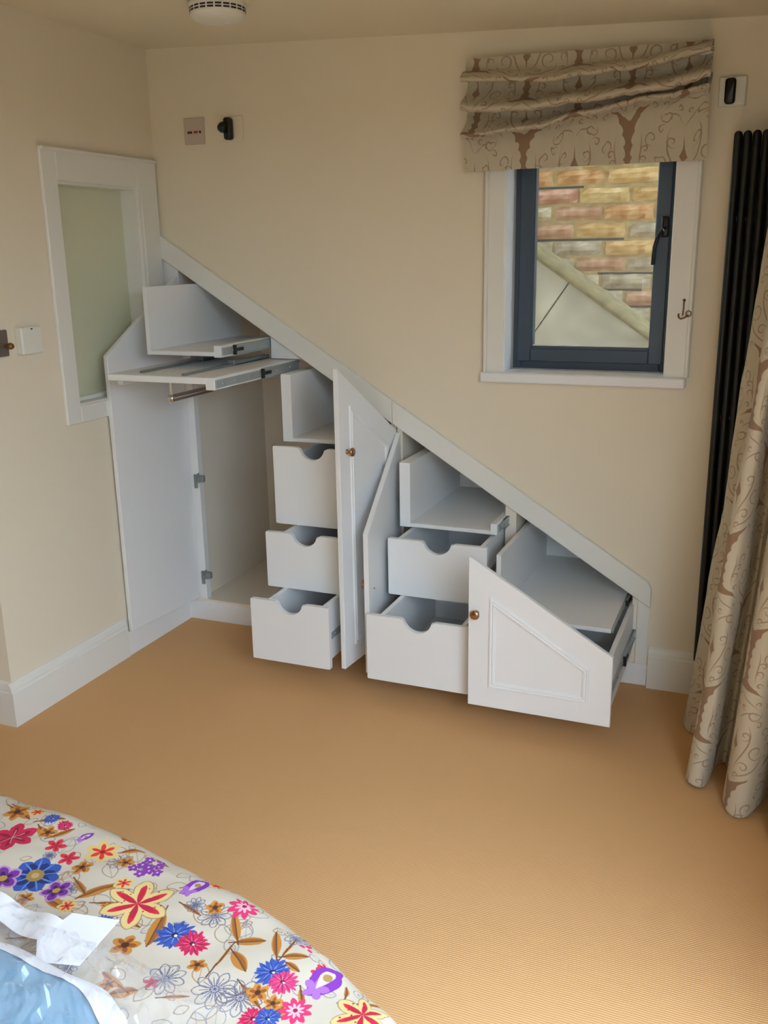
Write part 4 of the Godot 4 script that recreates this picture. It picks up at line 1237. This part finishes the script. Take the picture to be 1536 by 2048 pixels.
# ------------------------------------------------------------------ bed
func build_bed() -> void:
	# outline of the bed top, from the passage side round the foot corner to the near side
	var edge := [Vector2(-0.6, 1.96), Vector2(0.0, 1.952), Vector2(0.5, 1.955), Vector2(0.904, 1.972), Vector2(1.156, 1.993), Vector2(1.42, 2.050), Vector2(1.58, 2.100), Vector2(1.73, 2.172), Vector2(1.81, 2.220), Vector2(1.87, 2.30), Vector2(1.89, 2.42), Vector2(1.885, 2.7), Vector2(1.87, 3.1), Vector2(1.86, 3.6)]
	var cur := Curve2D.new()
	for i in edge.size():
		var n0: Vector2 = edge[maxi(i - 1, 0)]; var n1: Vector2 = edge[mini(i + 1, edge.size() - 1)]
		cur.add_point(edge[i], (n0 - n1) * 0.16, (n1 - n0) * 0.16)
	var nz := FastNoiseLite.new(); nz.seed = 31; nz.frequency = 1.6
	var fine := FastNoiseLite.new(); fine.seed = 32; fine.frequency = 9.0
	var b := thing("bedspread", "white bedspread printed with red, blue and purple flowers, draped over the bed at lower left", "bedspread", Vector3(0.8, 0.0, 2.7))
	var P := []; var U := []
	var total := cur.get_baked_length()
	var n := 150
	for i in n + 1:
		var s := total * i / n
		var p := cur.sample_baked(s, true); var q := cur.sample_baked(minf(s + 0.01, total), true); var q0 := cur.sample_baked(maxf(s - 0.01, 0.0), true)
		var t := (q - q0).normalized()
		var out := Vector2(t.y, -t.x)         # away from the bed
		var row := []; var ur := []
		# from the middle of the bed, out to the edge, over it and down to the floor
		var inner := Vector2(0.3, 3.0)
		var prof := []
		for k in 40: 
			var f := k / 39.0
			f = 1.0 - pow(1.0 - f, 1.6)
			prof.append([(inner - p) * (1.0 - f) - out * 0.02 * f, 0.5])
		for k in range(1, 7):
			var a := PI / 2 * k / 6.0
			prof.append([out * (-0.02 + 0.05 * sin(a)), 0.45 + 0.05 * cos(a)])
		for k in range(1, 10):
			var f := k / 9.0
			prof.append([out * (0.03 + 0.02 * f + 0.018 * f * sin(s * 34.0)), lerpf(0.45, 0.015, f)])
		var acc := 0.0
		for k in prof.size():
			var xz: Vector2 = p + prof[k][0]
			var y: float = prof[k][1]
			if k < 45: y += 0.010 * nz.get_noise_2d(xz.x * 3.0, xz.y * 3.0) + 0.0025 * fine.get_noise_2d(xz.x * 2.0, xz.y * 2.0)
			row.append(Vector3(xz.x - 0.8, y, xz.y - 2.7))
			# the print lies flat on the top and carries on down the drop
			var fl := xz
			if k > 40: fl = p + out * (-0.02 + (0.5 - prof[k][1]) + 0.03)
			ur.append(Vector2((fl.x - FX) / FS, (fl.y - FZ) / FS))
		P.append(row); U.append(ur)
	var st := mb(true)
	sheet(st, P, U)
	put("cover", st, M.floral, b)
	# folded blue garment in a clear bag
	var g := thing("folded_garment", "pale blue folded garment with a white border lying on the flowered bedspread", "garment", Vector3(1.33, 0.50, 2.46))
	var rim := [Vector2(1.05, 2.335), Vector2(1.17, 2.325), Vector2(1.247, 2.320), Vector2(1.284, 2.322), Vector2(1.359, 2.334), Vector2(1.417, 2.338), Vector2(1.448, 2.351), Vector2(1.486, 2.375), Vector2(1.513, 2.398), Vector2(1.535, 2.45), Vector2(1.545, 2.52), Vector2(1.53, 2.62)]
	var gc := Curve2D.new()
	for i in rim.size():
		var n0: Vector2 = rim[maxi(i - 1, 0)]; var n1: Vector2 = rim[mini(i + 1, rim.size() - 1)]
		gc.add_point(rim[i], (n0 - n1) * 0.16, (n1 - n0) * 0.16)
	var mk := func(k0: float, k1: float, h0: float, h1: float, steps: int, bump: float) -> SurfaceTool:
		var PP := []; var UU := []
		var L := gc.get_baked_length()
		for i in 61:
			var p := gc.sample_baked(L * i / 60.0, true)
			var c := Vector2(1.25, 2.70)
			var row := []; var ur := []
			for k in steps + 1:
				var f := float(k) / steps
				var q := p.lerp(c, lerpf(k0, k1, f))
				var arch := sin(PI * 0.5 * f)
				var y := 0.013 + lerpf(h0, h1, arch) + bump * (nz.get_noise_2d(q.x * 9.0, q.y * 9.0) + 0.4 * fine.get_noise_2d(q.x * 2.5, q.y * 2.5)) * f
				row.append(Vector3(q.x - 1.33, y, q.y - 2.46)); ur.append(Vector2(f, i / 60.0))
			PP.append(row); UU.append(ur)
		var s := mb(true)
		sheet(s, PP, UU)
		return s
	put("cloth", mk.call(0.035, 0.8, 0.030, 0.062, 14, 0.016), M.blue, g)
	var bd := put("border", mk.call(-0.045, 0.05, 0.004, 0.034, 6, 0.004), M.paper, g)
	bd.set_meta("label", "white border edging")
	st = mb(true)
	tube(st, [Vector3(1.235 - 1.33, 0.066, 2.402 - 2.46), Vector3(1.262 - 1.33, 0.069, 2.405 - 2.46), Vector3(1.29 - 1.33, 0.070, 2.42 - 2.46), Vector3(1.31 - 1.33, 0.070, 2.45 - 2.46)], 0.004, 8)
	put("piping", st, M.navy, g)
	# white label card
	st = mb()
	bevel_prism(st, V2([[0.0, 0.0], [0.014, -0.062], [0.092, -0.074], [0.094, 0.020], [0.03, 0.036]]), 0.0, 0.0012, 0.0003, Transform3D(Basis(Vector3(1, 0.0, 0), Vector3(0, -0.05, 1).normalized(), Vector3(0, 1, 0.05)), Vector3.ZERO))
	var card := put("paper_label", st, M.paper)
	card.position = Vector3(1.283, 0.530, 2.290)
	tag(card, "blank white card lying beside the blue garment on the bedspread", "card")
	# clear plastic bag around it, crumpled
	var pb := thing("plastic_bag", "crumpled clear plastic bag spread around the blue garment on the bed", "plastic bag", Vector3(1.4, 0.50, 2.35))
	P = []; U = []
	var rid := FastNoiseLite.new(); rid.seed = 41; rid.frequency = 5.0; rid.fractal_type = FastNoiseLite.FRACTAL_RIDGED; rid.fractal_octaves = 3
	for i in 71:
		var row := []; var ur := []
		for j in 61:
			var u := i / 70.0; var v := j / 60.0
			var x := lerpf(1.02, 1.62, u); var z := lerpf(2.218, 2.62, v) + 0.05 * u * (1.0 - v) - 0.02 * sin(u * 5.0) * (1.0 - v)
			var e := minf(minf(u, 1.0 - u), v) * 6.0
			e = clampf(e, 0.0, 1.0)
			var base := 0.012 + 0.03 * e * smoothstep(1.60, 1.45, x) * smoothstep(2.24, 2.36, z)
			row.append(Vector3(x - 1.4, 0.006 + base + e * 0.042 * (0.5 + 0.5 * rid.get_noise_2d(x * 2.0, z * 2.0)), z - 2.35)); ur.append(Vector2(u, v))
		P.append(row); U.append(ur)
	st = mb(false)
	sheet(st, P, U)
	put("film", st, M.film, pb)
	st = mb(true)
	P = []; U = []
	for i in 31:
		var t := i / 30.0
		var a := Vector3(1.130, 0.028, 2.226).lerp(Vector3(1.300, 0.034, 2.250), t); var c2 := Vector3(1.130, 0.022, 2.262).lerp(Vector3(1.290, 0.028, 2.292), t)
		a.y += 0.006 * sin(t * 9.0); c2.y += 0.006 * sin(t * 7.0)
		P.append([a - Vector3(1.4, 0, 2.35), (a + c2) * 0.5 + Vector3(0, 0.004, 0) - Vector3(1.4, 0, 2.35), c2 - Vector3(1.4, 0, 2.35)]); U.append([Vector2(t, 0), Vector2(t, 0.5), Vector2(t, 1)])
	sheet(st, P, U)
	var pm: StandardMaterial3D = M.paper.duplicate(); pm.cull_mode = BaseMaterial3D.CULL_DISABLED
	put("white_flap", st, pm, pb)
